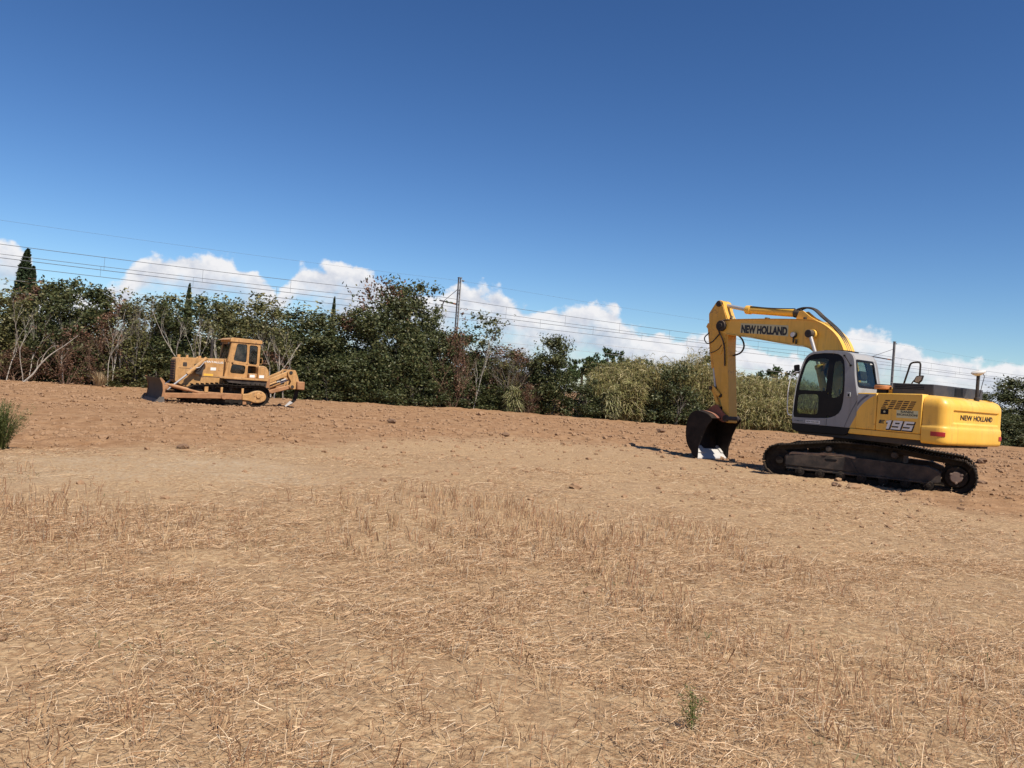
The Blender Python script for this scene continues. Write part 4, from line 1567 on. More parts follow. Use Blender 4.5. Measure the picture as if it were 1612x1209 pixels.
def build_dozer():
    o_, r_, k_ = M['orange'], M['orange_rust'], M['blackm']
    path = track_path(-1.16, 1.38, .47, .40, .44, .37, [(1.0, .80), (.6, .845), (.2, .865), (-.2, .845), (-.6, .87), (-.9, .90)])
    n = 40
    pitch = along(path, n)[1]
    sm = shoe_mesh(pitch, .50, .022, (.42,), .06, M['track'])
    for side in (1, -1):
        yc = side * .99
        crawler(DZ, side, path, n, .5, yc, sm, 'crawler_track', 0)
        y1 = yc + side * .20
        g = MB()
        g.prism(rounded([(1.52, .27), (1.52, .47), (1.2, .52), (.1, .50), (-.45, .50), (-.45, .24)], .03, 2), yc - side * .16, y1)
        fr = g.build('track_frame', r_, DZ, .02)
        for x, w in ((1.0, .15), (.39, .09), (-.46, .09)):
            g = MB()
            g.prism([(x + w / 2, .48), (x + w / 2, .73), (x - w / 2, .74), (x - w / 2, .48)], y1 - side * .10, y1 + side * .01)
            g.build('roller_bracket', o_, fr, .012)
        for x in (.72, .0, -.5):
            g = MB()
            g.cyl((x, yc - .1, .70), (x, yc + .1, .70), .075, n=14)
            g.build('carrier_roller', M['track'], fr)
        for q in range(6):
            x = 1.05 - q * .36
            g = MB()
            g.cyl((x, yc - .2, .17), (x, yc + .2, .17), .105, n=14)
            g.build('roller', M['track'], fr)
        g = MB()
        g.cyl((1.38, yc - .12, .40), (1.38, yc + .12, .40), .31, n=24)
        g.build('idler', M['track'], DZ, .02)
        g = MB()
        tp = []
        for q in range(45):
            a = 2 * math.pi * q / 45
            rr = .40 if q % 3 == 0 else .35
            tp.append((-1.16 + rr * math.cos(a), .47 + rr * math.sin(a)))
        g.prism(tp, yc - .05, yc + .05)
        spr = g.build('sprocket', M['track'], DZ)
        g = MB()                                   # broad cast cover of the final drive
        cov = crom([(-.46, .50), (-.7, .53), (-.85, .60), (-1.0, .66), (-1.2, .67), (-1.38, .58), (-1.46, .42), (-1.40, .26), (-1.2, .16), (-.95, .16), (-.75, .22), (-.46, .24)], 3)
        g.prism(cov, yc, y1 + side * .03)
        fd = g.build('final_drive_cover', o_, DZ, .035, 3)
        g = MB()
        g.cyl((-1.12, y1 + side * .02, .46), (-1.12, y1 + side * .075, .46), .12, .10, n=18)
        for q in range(6):
            a = math.pi * q / 3
            g.cyl((-1.12 + .16 * math.cos(a), y1 + side * .02, .46 + .16 * math.sin(a)), (-1.12 + .16 * math.cos(a), y1 + side * .045, .46 + .16 * math.sin(a)), .022, n=8)
        g.build('hub', o_, fd, .008)
        g = MB()
        g.prism([(-.5, .05), (-.5, .20), (-1.0, .22), (-.86, .08)], yc + side * .12, y1 - side * .02)
        g.build('chain_guide', r_, DZ, .01)
        g = MB()
        g.prism(rounded([(1.35, .10), (1.35, .24), (-.40, .23), (-.40, .12)], .03, 2), y1 - side * .05, y1 - side * .02)
        g.build('roller_guard', M['track'], fr, .006)
        # push arm and tilt brace
        g = MB()
        g.bar((2.66, side * 1.46, .30), (.30, side * 1.40, .38), .13, .20)
        pa = g.build('push_arm', r_, DZ, .02)
        g = MB()
        g.cyl((.34, side * 1.18, .38), (.34, side * 1.5, .38), .13, n=16)
        g.build('trunnion', r_, pa, .01)
        g = MB()
        g.cyl((2.60, side * 1.36, .74), (1.30, side * 1.38, .47), .055, n=12)
        g.cyl((2.40, side * 1.363, .70), (1.75, side * 1.37, .565), .075, n=12)
        g.build('tilt_brace', r_, DZ, .006)
        # lift cylinder
        g = MB()
        g.cyl((.98, side * .74, 1.90), (1.64, side * .76, 1.23), .078, n=16)
        g.cyl((1.60, side * .76, 1.27), (1.69, side * .762, 1.18), .092, n=16)
        lc = g.build('lift_cylinder', o_, DZ, .008)
        g = MB()
        g.cyl((1.66, side * .76, 1.21), (2.42, side * .80, .50), .04, n=12)
        g.build('cylinder_rod', M['chrome'], lc)
        g = MB()
        g.prism(rounded([(1.42, 1.62), (1.36, 1.22), (1.10, 1.18), (1.04, 1.52), (1.20, 1.66)], .05, 3), side * .56, side * .70)
        g.build('cylinder_trunnion', M['frame'], lc, .01)
        g = MB()
        g.tube(crom([(1.05, side * .80, 1.76), (1.25, side * .83, 1.50), (1.45, side * .80, 1.46), (1.60, side * .74, 1.42)], 5), .016, 6)
        g.build('hydraulic_pipe', M['chrome'], lc)
    g = MB()
    g.box((.1, 0, .55), (2.6, 1.5, .34))
    g.build('belly_plate', M['frame'], DZ, .02)
    # hood and flanks
    g = MB()
    g.prism(rounded([(2.10, .86), (2.12, 1.78), (2.05, 1.85), (.12, 1.93), (.12, .86), (.5, .80), (1.35, .62), (1.75, .68)], .05, 3), -.5, .5)
    hood = g.build('hood', o_, DZ, .04, 3)
    g = MB()
    g.box((2.125, 0, 1.32), (.03, .82, .78))
    g.build('radiator_grille', M['frame'], hood, .01)
    for q in range(7):
        g = MB()
        g.box((2.145, 0, 1.02 + q * .10), (.02, .80, .03))
        g.build('grille_bar', r_, hood)
    g = MB()
    g.box((1.06, .502, 1.5), (.02, .008, .84))
    g.box((.62, .502, 1.13), (.88, .008, .02))
    g.box((.20, .502, 1.4), (.03, .008, 1.0))
    g.box((1.55, .502, 1.42), (.9, .008, .012))
    g.build('panel_seam_shade', M['frame'], hood)  # panel joints, widened and darkened to paint in the shadow lines
    for cx, cz_, sx, sz in ((1.76, 1.58, .16, .17), (1.30, 1.60, .06, .06)):
        g = MB()
        g.prism(rounded([(cx - sx / 2, cz_ - sz / 2), (cx + sx / 2, cz_ - sz / 2), (cx + sx / 2, cz_ + sz / 2), (cx - sx / 2, cz_ + sz / 2)], .03, 3), .49, .504)
        g.build('side_vent', M['frame'], hood)

    def hf(u, v, h):
        return (-u, .5 + h, v)
    letters('lettering', 'FIATALLIS', (-.97, 1.715, -.24, 1.795), hf, M['white'], hood, .004, .004, bold=.02)
    g = MB()
    g.prism([(.74, 1.40), (.52, 1.41), (.52, 1.53), (.74, 1.525)], .4995, .505)
    g.build('number_sticker', M['white'], hood)
    g = MB()
    g.prism([(1.0, 1.16), (.62, 1.17), (.62, 1.255), (1.0, 1.25)], .4995, .504)
    g.build('yellow_sticker', M['yellow'], hood)
    for x, w in ((1.95, .07), (1.62, .05), (1.12, .06)):
        g = MB()
        g.cyl((x, .1, 1.84), (x, .1, 1.97), w, n=12)
        g.build('filler_cap', o_, hood, .008)
    g = MB()
    g.cyl((.6, -.1, 1.88), (.6, -.1, 2.05), .075, n=14)
    g.cyl((.6, -.1, 2.0), (.6, -.1, 2.72), .058, n=14)
    g.build('exhaust', M['blackm'], DZ, .008)
    # platform and fenders
    g = MB()
    g.prism(rounded([(.34, 1.10), (.34, 1.19), (-1.5, 1.19), (-1.5, 1.10)], .015, 2), -1.22, 1.22)
    plat = g.build('platform', o_, DZ, .012)
    g = MB()
    g.prism([(.30, 1.10), (.14, .95), (-1.44, .86), (-1.46, 1.10)], -1.16, 1.16)
    g.build('fender_underside_shade', M['frame'], plat, .01)  # dark block whose tone stands in for the shadow below the platform
    for side in (1, -1):
        g = MB()
        g.prism(rounded([(-1.04, 1.19), (-1.04, 1.74), (-1.36, 1.74), (-1.50, 1.52), (-1.52, 1.19)], [.03, .10, .14, .12, .03], 4), side * .82, side * 1.20)
        g.build('fender_tank', o_, DZ, .05, 3)
        g = MB()
        g.prism(rounded([(-.70, 1.19), (-.70, 1.38), (-1.02, 1.39), (-1.02, 1.19)], .02, 2), side * .80, side * 1.12)
        bx = g.build('battery_box', o_, DZ, .02)
        if side > 0:
            g = MB()
            g.prism([(-.73, 1.22), (-.73, 1.33), (-.93, 1.335), (-.93, 1.225)], 1.118, 1.124)
            g.build('white_sticker', M['white'], bx)
            g = MB()
            g.prism([(-1.10, 1.22), (-1.10, 1.34), (-1.30, 1.345), (-1.30, 1.225)], 1.198, 1.204)
            g.build('white_sticker', M['white'], bx)
    # cab
    Y = .80
    outer = [(.24, 1.19), (.03, 2.66), (-1.18, 2.66), (-1.19, 1.19)]
    win1 = rounded([(-.09, 1.90), (-.21, 2.60), (-.62, 2.60), (-.63, 1.84)], .07, 4)
    win2 = rounded([(-.73, 1.80), (-.725, 2.585), (-1.07, 2.57), (-1.075, 1.77)], .07, 4)
    win3 = rounded([(.02, 1.36), (-.045, 1.735), (-.61, 1.69), (-.585, 1.34)], .09, 4)
    win4 = rounded([(-.71, 1.24), (-.71, 1.70), (-1.06, 1.70), (-1.08, 1.24)], .05, 4)
    cA = [(.135, 1.80), (.03, 2.66), (-.68, 2.66), (-.68, 1.765)]
    cB = [(-.68, 1.75), (-.68, 2.66), (-1.18, 2.66), (-1.185, 1.73)]
    cC = [(.24, 1.19), (.135, 1.80), (-.655, 1.765), (-.655, 1.19)]
    cD = [(-.655, 1.19), (-.655, 1.75), (-1.185, 1.73), (-1.19, 1.19)]
    cab = None
    for side in (1, -1):
        for nm, cell, hole in (('door_upper', cA, win1), ('rear_side_panel', cB, win2), ('door_lower', cC, win3), ('rear_lower_panel', cD, win4)):
            A, B_ = loops(cell, hole, 56)
            g = MB()
            g.ring(A, B_, side * (Y - .05), side * Y, lambda p, a: (p[0], a, p[1]))
            if cab is None:
                cab = g.build('cab', o_, DZ, .008)
            else:
                g.build(nm, o_, cab, .008)
            if hole is win4:
                continue
            A2, B2 = loops(hole, [(p[0] * .97 + np.mean([h[0] for h in hole]) * .03, p[1] * .985 + np.mean([h[1] for h in hole]) * .015) for p in hole], 56)
            g = MB()
            g.ring(A2, B2, side * (Y - .035), side * (Y + .006), lambda p, a: (p[0], a, p[1]))
            g.build('window_seal', M['black'], cab)
            g = MB()
            g.add([(p[0], side * (Y - .025), p[1]) for p in A2] + [(p[0], side * (Y - .02), p[1]) for p in A2], [tuple(range(56)), tuple(range(111, 55, -1))])
            g.build('window_pane', M['zglass'], cab, smooth=False)

    def fx(z):
        return .24 - (z - 1.19) * .143

    def front(p, a):
        return (fx(p[1]) + a, p[0], p[1])
    fo = [(-.75, 1.80), (-.75, 2.66), (.75, 2.66), (.75, 1.80)]
    fi = rounded([(-.66, 1.95), (-.66, 2.58), (.66, 2.58), (.66, 1.95)], .06, 4)
    A, B_ = loops(fo, fi, 56)
    g = MB()
    g.ring(A, B_, -.05, -.001, front)
    g.build('front_frame', o_, cab, .006)
    g = MB()
    g.add([front(p, -.02) for p in B_] + [front(p, -.025) for p in B_], [tuple(range(56)), tuple(range(111, 55, -1))])
    g.build('windscreen', M['zglass'], cab, smooth=False)
    g = MB()
    g.bar(front((-.75, 1.5), -.03), front((.75, 1.5), -.03), .05, .60)
    g.build('dashboard_wall', o_, cab)
    bo = [(-.75, 1.19), (-.75, 2.66), (.75, 2.66), (.75, 1.19)]
    bi = rounded([(-.64, 1.75), (-.64, 2.56), (.64, 2.56), (.64, 1.75)], .06, 4)
    A, B_ = loops(bo, bi, 56)
    g = MB()
    g.ring(A, B_, -1.18, -1.13, lambda p, a: (a, p[0], p[1]))
    g.build('rear_frame', o_, cab, .006)
    g = MB()
    g.add([(-1.15, p[0], p[1]) for p in B_] + [(-1.155, p[0], p[1]) for p in B_], [tuple(range(56)), tuple(range(111, 55, -1))])
    g.build('rear_window', M['zglass'], cab, smooth=False)
    g = MB()
    g.prism(rounded([(.10, 2.665), (.09, 2.80), (.02, 2.845), (-1.20, 2.83), (-1.24, 2.79), (-1.24, 2.665)], .02, 2), -.84, .84)
    roof = g.build('roof', o_, cab, .025, 3)
    g = MB()
    g.prism([(.26, 2.74), (.10, 2.80), (.10, 2.74)], -.75, .75)
    g.build('sun_visor', M['orange_rust'], roof, .006)
    g = MB()
    g.prism(rounded([(-.25, 1.55), (-.22, 1.68), (-.66, 1.70), (-.80, 2.25), (-.92, 2.25), (-.82, 1.55)], .05, 3), -.26, .26)
    g.box((-.55, 0, 1.36), (.4, .4, .36))
    g.build('seat', M['seat'], cab, .03)
    g = MB()
    for y in (.35, .42, -.35):
        g.tube([(.02, y, 1.2), (-.06, y, 1.85)], .014, 6)
        g.cyl((-.06, y, 1.84), (-.065, y, 1.90), .03, n=8)
    g.build('lever', M['blackm'], cab)
    g = MB()
    g.prism(rounded([(-.02, 1.75), (-.02, 1.80), (-.09, 1.80), (-.09, 1.75)], .01, 2), Y, Y + .03)
    g.build('door_handle', M['black'], cab, .006)
    g = MB()
    g.tube(crom([(-1.20, .78, 1.82), (-1.28, .79, 1.82), (-1.30, .79, 1.9), (-1.29, .79, 2.06), (-1.20, .78, 2.07)], 4), .012, 6)
    g.build('grab_rail', o_, cab)
    g = MB()
    g.cyl((.09, .62, 2.58), (.14, .62, 2.58), .07, n=12)
    g.cyl((.09, -.62, 2.58), (.14, -.62, 2.58), .07, n=12)
    g.build('work_lamp', M['blackm'], roof)
    # blade
    prof = crom([(2.86, .02), (2.76, .22), (2.72, .45), (2.74, .70), (2.80, .84), (2.89, .97)], 4)
    back = [(p[0] - .05, p[1]) for p in prof]
    g = MB()
    g.prism(prof + back[::-1], -1.72, 1.72)
    bl = g.build('blade', M['blade'], DZ, .006)
    g = MB()
    g.prism([(2.93, -.04), (2.875, .01), (2.83, .115), (2.86, .125), (2.91, .03), (2.96, -.03)], -1.74, 1.74)
    g.build('cutting_edge', M['edge_dull'], bl, .003)
    for side in (1, -1):
        g = MB()
        g.prism([(2.88, 0.0), (2.90, .03), (2.78, .25), (2.75, .5), (2.78, .75), (2.90, .98), (2.84, 1.0), (2.70, .86), (2.66, .5), (2.68, .12), (2.76, 0)], side * 1.72, side * 1.755)
        g.build('end_plate', r_, bl, .004)
        g = MB()
        g.prism([(3.0, -.05), (2.96, .10), (2.86, .24), (2.70, .25), (2.66, .0), (2.74, -.04)], side * 1.755, side * 1.80)
        g.build('end_bit', M['edge_dull'], bl, .004)
        for z in (.22, .62):
            g = MB()
            g.prism([(2.70, z - .10), (2.72, z + .12), (2.56, z + .09), (2.48, z), (2.56, z - .09)], side * 1.36, side * 1.56)
            g.build('bracket', r_, bl, .01)
    g = MB()
    g.box((2.64, 0, .62), (.12, 3.2, .14))
    g.box((2.64, 0, .24), (.14, 3.2, .16))
    g.build('back_rib', r_, bl, .015)
    # ripper
    g = MB()
    g.box((-1.62, 0, .88), (.26, 1.25, .74))
    rp = g.build('ripper_mount', r_, DZ, .03)
    for side in (1, -1):
        y = side * .42
        g = MB()
        g.bar((-1.72, y, 1.08), (-2.62, y, 1.53), .12, .20, (0, 0, 1))
        g.build('upper_link', o_, DZ, .03)
        g = MB()
        g.bar((-1.72, y, .60), (-2.72, y, .92), .13, .18)
        g.build('lower_link', r_, DZ, .03)
        g = MB()
        g.cyl((-1.74, y * .62, .80), (-2.30, y * .62, 1.05), .075, n=14)
        cy = g.build('ripper_cylinder', o_, DZ, .008)
        g = MB()
        g.cyl((-2.28, y * .62, 1.04), (-2.72, y * .62, 1.24), .038, n=10)
        g.build('cylinder_rod', M['chrome'], cy)
        g = MB()
        g.prism(rounded([(-2.50, 1.56), (-2.62, 1.67), (-2.86, 1.66), (-2.94, 1.50), (-3.06, 1.15), (-3.04, .84), (-2.74, .80), (-2.62, .92), (-2.70, 1.15), (-2.56, 1.35)], .05, 3), y - .14, y - .08)
        g.prism(rounded([(-2.50, 1.56), (-2.62, 1.67), (-2.86, 1.66), (-2.94, 1.50), (-3.06, 1.15), (-3.04, .84), (-2.74, .80), (-2.62, .92), (-2.70, 1.15), (-2.56, 1.35)], .05, 3), y + .08, y + .14)
        g.build('ripper_bracket', o_, DZ, .012)
        g = MB()
        g.cyl((-2.66, y - .17, 1.54), (-2.66, y + .17, 1.54), .075, n=14)
        g.cyl((-2.76, y - .17, .92), (-2.76, y + .17, .92), .075, n=14)
        g.build('ripper_pin', M['frame'], DZ, .006)
        g = MB()
        g.tube(crom([(-1.7, y * .8, 1.25), (-2.0, y * .85, 1.22), (-2.3, y * .8, 1.15), (-2.45, y * .65, 1.14)], 5), .016, 6)
        g.build('hydraulic_hose', M['rubber'], DZ)
    g = MB()
    g.box((-3.10, 0, .99), (.34, 1.45, .36))
    g.build('ripper_beam', r_, DZ, .03)
    g = MB()
    g.prism(rounded([(-2.98, 1.30), (-3.16, 1.30), (-3.14, .72), (-3.04, .30), (-2.80, .10), (-2.74, .16), (-2.90, .36), (-2.96, .70)], .03, 2), .30, .37)
    sh = g.build('ripper_shank', M['bucket'], DZ, .008)
    g = MB()
    g.prism([(-2.90, .20), (-2.78, .28), (-2.55, .05), (-2.60, .02)], .285, .385)
    g.build('ripper_tooth', M['edge_steel'], sh, .006)


M['edge_dull'] = paint('worn_blade_edge', (.09, .08, .072), .7, .15, metal=.0, var=.2, scale=6)
build_dozer()

# ------------------------------------------------------------------ plants
def leaf_quads(P, size, rs, aspect=.5, up=.35, nrm=None):
    """one diamond-shaped leaf per point; returns verts (4n,3), faces (n,4)"""
    n = len(P)
    a = rs.normal(size=(n, 3))
    a[:, 2] *= .6
    a /= np.linalg.norm(a, axis=1)[:, None]
    b = rs.normal(size=(n, 3))
    b[:, 2] += up
    if nrm is not None:
        b = b * .6 + nrm
    b /= np.linalg.norm(b, axis=1)[:, None]
    c = np.cross(a, b)
    c /= np.linalg.norm(c, axis=1)[:, None] + 1e-9
    L = size[:, None]
    V = np.empty((n, 4, 3))
    V[:, 0] = P - a * L
    V[:, 1] = P + c * L * aspect
    V[:, 2] = P + a * L
    V[:, 3] = P - c * L * aspect
    F = np.arange(4 * n).reshape(n, 4)
    return V.reshape(-1, 3), F


PAL = {
    'dark': [((.036, .046, .016), 5), ((.056, .064, .022), 4), ((.088, .090, .034), 2), ((.15, .14, .065), .7)],
    'olive': [((.055, .058, .020), 4), ((.085, .084, .028), 4), ((.125, .116, .042), 2), ((.19, .165, .075), .9)],
    'light': [((.075, .090, .026), 4), ((.105, .115, .034), 4), ((.15, .14, .045), 2)],
    'brown': [((.105, .052, .032), 4), ((.15, .078, .046), 3), ((.085, .055, .035), 3), ((.20, .125, .075), 1)],
    'cypress': [((.020, .033, .014), 5), ((.030, .046, .018), 4), ((.045, .060, .024), 1)],
    'pine': [((.036, .058, .020), 5), ((.056, .080, .026), 4), ((.085, .105, .034), 1)],
}


def pick(pal, n, rs, vary=.28):
    cols = np.array([c for c, w in PAL[pal]])
    w = np.array([w for c, w in PAL[pal]], float)
    c = cols[rs.choice(len(cols), n, p=w / w.sum())]
    return c * (1 + rs.uniform(-vary, vary, (n, 1)))


def crown_mesh(name, seed, W, D, H, nclump, nleaf, leaf, pal, base=.0, shape='bush', sprigs=6, mixpal=None, mixf=0.0):
    rs = np.random.default_rng(seed)
    C = []
    while len(C) < nclump:
        u = rs.uniform(-1, 1, 3)
        h = (u[2] + 1) / 2
        if shape == 'bush':
            wr = (1 - .42 * h ** 3) * (.88 + .12 * math.sin(seed + h * 7))
        elif shape == 'umbrella':
            wr = math.sqrt(max(0, 1 - (h - .1) ** 2))
        else:
            wr = 1 - h ** 1.4
        if u[0] ** 2 + u[1] ** 2 > wr ** 2:
            continue
        rad = rs.uniform(.11, .20) * min(W, H * .8) * (1.05 - .3 * h)
        C.append((u[0] * (W / 2 - rad * .6), u[1] * (D / 2 - rad * .6), base + rad * .5 + h * (H - base - rad * 1.3), rad, rs.uniform(.75, 1.3)))
    for k in range(sprigs):                        # loose shoots that break the outline
        a = rs.uniform(0, 2 * math.pi)
        r_ = rs.uniform(0, .46)
        x, y = W * r_ * math.cos(a), D * r_ * math.sin(a)
        z0 = H * rs.uniform(.72, .95)
        dx, L = rs.normal() * .12, rs.uniform(.3, .95)
        for q in range(7):
            C.append((x + dx * q + rs.normal() * .03, y + rs.normal() * .05, z0 + q * L / 7, .20 - .022 * q, .13))
    C = np.array(C)
    w = C[:, 3] ** 2 * C[:, 4]
    idx = rs.choice(len(C), nleaf, p=w / w.sum())
    d = rs.normal(size=(nleaf, 3))
    d /= np.linalg.norm(d, axis=1)[:, None]
    r_ = C[idx, 3] * np.abs(rs.normal(0, .72, nleaf)).clip(0, 1.45)
    P = C[idx, :3] + d * r_[:, None] * np.array([1.1, 1.1, .85])
    P[:, 2] = np.maximum(P[:, 2], .03)
    P = P[P[:, 2] < np.percentile(P[:, 2], 97.5) * 1.10] if shape == 'bush' else P
    nleaf = len(P)
    V, F = leaf_quads(P, leaf * rs.uniform(.55, 1.3, nleaf), rs, .52, nrm=(P - C[:, :3].mean(0)) * .45)
    tint = pick(pal, nleaf, rs)
    if mixpal:
        mk = (fbm(P[:, 0] * 1.2 + seed * 3.1, P[:, 2] * 1.2, 3, seed) > 1 - mixf)
        tint[mk] = pick(mixpal, int(mk.sum()), rs)
    cl = .80 + .40 * fbm(P[:, 0] * 1.6 + 7, P[:, 2] * 1.6 + P[:, 1], 2, seed + 5)
    tint = tint * cl[:, None] * (1.28 if pal in ('dark', 'olive', 'brown') else 1.0)
    me = mesh_np(name, V, F, np.repeat(tint, 4, 0))
    me.materials.append(M['leaf'] if pal not in ('cypress', 'pine') else M['needle'])
    me['top'] = float(np.percentile(P[:, 2], 97.5))
    return me


def branch_mesh(name, seed, H, mat, spread=.5, depth=4, r0=.05, lean=0.0, nsplit=(2, 3), gnarl=.12, stems=1, sides=5, first=.35, stem_out=.25):
    rs = random.Random(seed)
    mb = MB()

    def grow(p, d, L, r_, lv):
        pts = [p]
        n = 4
        for i in range(n):
            d = (d + Vector((rs.gauss(0, gnarl), rs.gauss(0, gnarl), rs.gauss(0, gnarl * .4) + .05))).normalized()
            p = p + d * (L / n)
            pts.append(p)
        rr = [r_ * (1 - .5 * i / n) for i in range(n + 1)]
        mb.tube(pts, rr, sides if lv > 1 else 3, caps=False)
        if lv <= 0:
            return
        for k in range(rs.randint(*nsplit)):
            nd = (d + Vector((rs.gauss(0, spread), rs.gauss(0, spread), rs.uniform(-.1, .35)))).normalized()
            q = pts[rs.randint(2, n)]
            grow(q, nd, L * rs.uniform(.5, .85), r_ * rs.uniform(.42, .62), lv - 1)
    for s in range(stems):
        a = rs.uniform(0, 6.28)
        d = Vector((lean + rs.gauss(0, .1) + (stem_out * math.cos(a) if stems > 1 else 0), stem_out * math.sin(a) if stems > 1 else rs.gauss(0, .1), 1)).normalized()
        grow(Vector((.12 * math.cos(a) * (stems > 1), .12 * math.sin(a) * (stems > 1), -.05)), d, H * first, r0 * rs.uniform(.7, 1.0), depth)
    o = mb.build(name, mat, None)
    me = o.data
    bpy.data.objects.remove(o)
    return me


def inst(name, me, parent, loc=(0, 0, 0), sc=(1, 1, 1), rz=0.0):
    o = bpy.data.objects.new(name, me)
    col.objects.link(o)
    o.parent = parent
    o.location = loc
    o.scale = sc
    o.rotation_euler = (0, 0, rz)
    return o


CROWN = {
    'dark': [crown_mesh('crown', 11 + k, 3.2, 2.8, 4.5, 76, 17000, .072, 'dark', sprigs=14) for k in range(3)],
    'olive': [crown_mesh('crown', 31 + k, 3.2, 2.8, 4.5, 70, 16000, .068, 'olive', sprigs=14, mixpal='brown', mixf=.30) for k in range(3)],
    'light': [crown_mesh('crown', 51 + k, 3.2, 2.8, 4.5, 50, 5600, .080, 'light') for k in range(2)],
    'brown': [crown_mesh('crown', 61 + k, 3.2, 2.4, 3.0, 46, 5000, .055, 'brown', sprigs=14, mixpal='olive', mixf=.32) for k in range(2)],
    'mixed': [crown_mesh('crown', 71 + k, 3.2, 2.8, 4.5, 46, 6500, .070, 'dark', sprigs=26, mixpal='brown', mixf=.46) for k in range(2)],
    'low': [crown_mesh('crown', 81 + k, 3.0, 2.4, 2.6, 50, 9500, .064, 'dark', sprigs=10) for k in range(2)],
    'lowolive': [crown_mesh('crown', 91 + k, 3.0, 2.4, 2.4, 44, 6500, .068, 'olive', sprigs=12) for k in range(2)],
}
TRUNK = [branch_mesh('trunk', 5 + k, 4.2, M['bark'], .55, 3, .06, stems=3) for k in range(3)]
BARE = [branch_mesh('bare_branches', 15 + k, 4.6, M['bark_pale'], .30, 4, .042, stems=1 + (k % 2), gnarl=.10, first=.40) for k in range(4)]
TWIG = [branch_mesh('twigs', 25 + k, 3.0, M['bark_brown'], .5, 4, .024, stems=7, gnarl=.13, nsplit=(2, 3), sides=4, first=.42, stem_out=.45) for k in range(2)]
TWIGG = [branch_mesh('twigs', 45 + k, 3.2, M['bark'], .42, 4, .024, stems=7, gnarl=.12, nsplit=(2, 3), sides=4, first=.42, stem_out=.38) for k in range(2)]

HLX = [-45, -24, -15, -2.5, 11.5, 34, 60]
HLY = [41.0, 43.0, 44.4, 48.8, 48.2, 52.0, 56.0]


def hedge_y(x):
    return float(np.interp(x, HLX, HLY))


def on_hedge(px, back):
    """world x, y for a photo column at a distance behind the foot of the hedge"""
    Y = 46.0
    for _ in range(6):
        p = at(px, 620, Y)
        Y = hedge_y(p.x) + back
    return p.x, Y


cnt = {}


def shrub(kind, px, top_py, width, back, label, name='shrub', cat='shrub', group='dense hedge along the far edge of the field', twig=None, trunk=True, depth=1.0):
    x, Y = on_hedge(px, back)
    top = at(px, top_py, Y).z
    i = cnt[kind] = cnt.get(kind, -1) + 1
    me = CROWN[kind][i % len(CROWN[kind])]
    nomH = me['top']
    t = thing(name, (x, Y, 0), label, cat, 0, group)
    flip = -1 if (i // len(CROWN[kind])) % 2 else 1
    inst('crown', me, t, (0, 0, -.05), (width * 1.22 / 3.2 * flip, depth * (1 if i % 2 else -1), top / nomH), (i * .37) % .6 - .3)
    if trunk:
        inst('trunk', TRUNK[i % 3], t, (0, 0, 0), (width / 3.6, .8, top / 5.2), i * 1.3)
    if twig is not None:
        inst('twigs', twig[i % 2], t, (0, -.5, 0), (width / 2.6, .9, top / 3.0), i * .9)
    return t


# back row: closes the hedge
for px, ty, w, k, lab in (
        (-60, 452, 5.0, 'olive', 'olive green shrub cut by the left edge, behind the leaning dead stem'),
        (60, 454, 4.8, 'olive', 'olive green shrub standing under the two cypresses at far left'),
        (140, 460, 4.6, 'dark', 'green shrub behind the brown dry brambles at left'),
        (232, 472, 4.6, 'olive', 'shrub with fine grey twigs on top, left of the bulldozer'),
        (315, 478, 4.6, 'dark', 'dark shrub right below the small distant cypress, over the bulldozer hood'),
        (395, 480, 4.6, 'olive', 'olive shrub rising behind the bulldozer cab roof'),
        (470, 496, 4.6, 'dark', 'dark shrub behind the bulldozer ripper'),
        (535, 502, 4.6, 'olive', 'olive shrub below the thin cypress tip right of the bulldozer'),
        (720, 530, 3.8, 'dark', 'dark shrub filling the gap behind the mast'),
        (845, 578, 3.4, 'olive', 'olive shrub between the bare brown thicket and the dark bush'),
):
    shrub(k, px, ty, w, 3.2, lab, depth=1.2)
# front row, left to right
for px, ty, w, k, lab, tw in (
        (0, 470, 3.8, 'olive', 'straggly olive shrub at the left edge with a pale forked stem', None),
        (95, 450, 3.8, 'dark', 'tallest round-topped green shrub just right of the cypresses', None),
        (190, 482, 3.6, 'olive', 'olive shrub tangled with bare grey twigs left of the bulldozer blade', TWIGG),
        (262, 484, 3.6, 'dark', 'dark leafy shrub straight behind the bulldozer hood front', None),
        (340, 486, 3.6, 'olive', 'olive shrub with several pale bare stems behind the bulldozer exhaust', None),
        (420, 490, 3.6, 'olive', 'olive shrub with white bare stems right of the bulldozer cab', TWIGG),
        (492, 504, 3.8, 'dark', 'dark leafy shrub directly right of the bulldozer ripper', None),
        (560, 496, 3.6, 'dark', 'dark leafy shrub left of the tall reddish tree', None),
):
    shrub(k, px, ty, w, 1.6, lab, twig=tw)
shrub('mixed', 585, 448, 3.6, 2.3, 'tall thin-topped tree with dead reddish brown leaves in the hedge', 'tree', 'tree')
shrub('dark', 645, 456, 4.2, 2.0, 'tallest dense dark tree in the hedge, left of the railway mast', 'tree', 'tree')
shrub('dark', 612, 474, 3.8, 1.5, 'dense dark tree between the reddish tree and the tallest dark one', 'tree', 'tree')
shrub('dark', 672, 494, 2.8, 2.6, 'dense dark tree leaning on the right side of the tallest one', 'tree', 'tree')
shrub('dark', 695, 530, 3.2, 1.6, 'dark leafy shrub at the foot of the tall tree, left of the mast', )
shrub('mixed', 752, 500, 3.4, 2.2, 'airy tree with loose leafy top directly right of the mast', 'tree', 'tree')
shrub('olive', 808, 556, 3.4, 2.9, 'olive shrub showing between the bare brown twigs and the dark bush')
shrub('mixed', 785, 548, 3.2, 2.4, 'thin shrub with dead brown leaves right of the airy tree')
shrub('olive', 790, 572, 3.0, 2.4, 'olive shrub behind the bare brown thicket right of the mast')
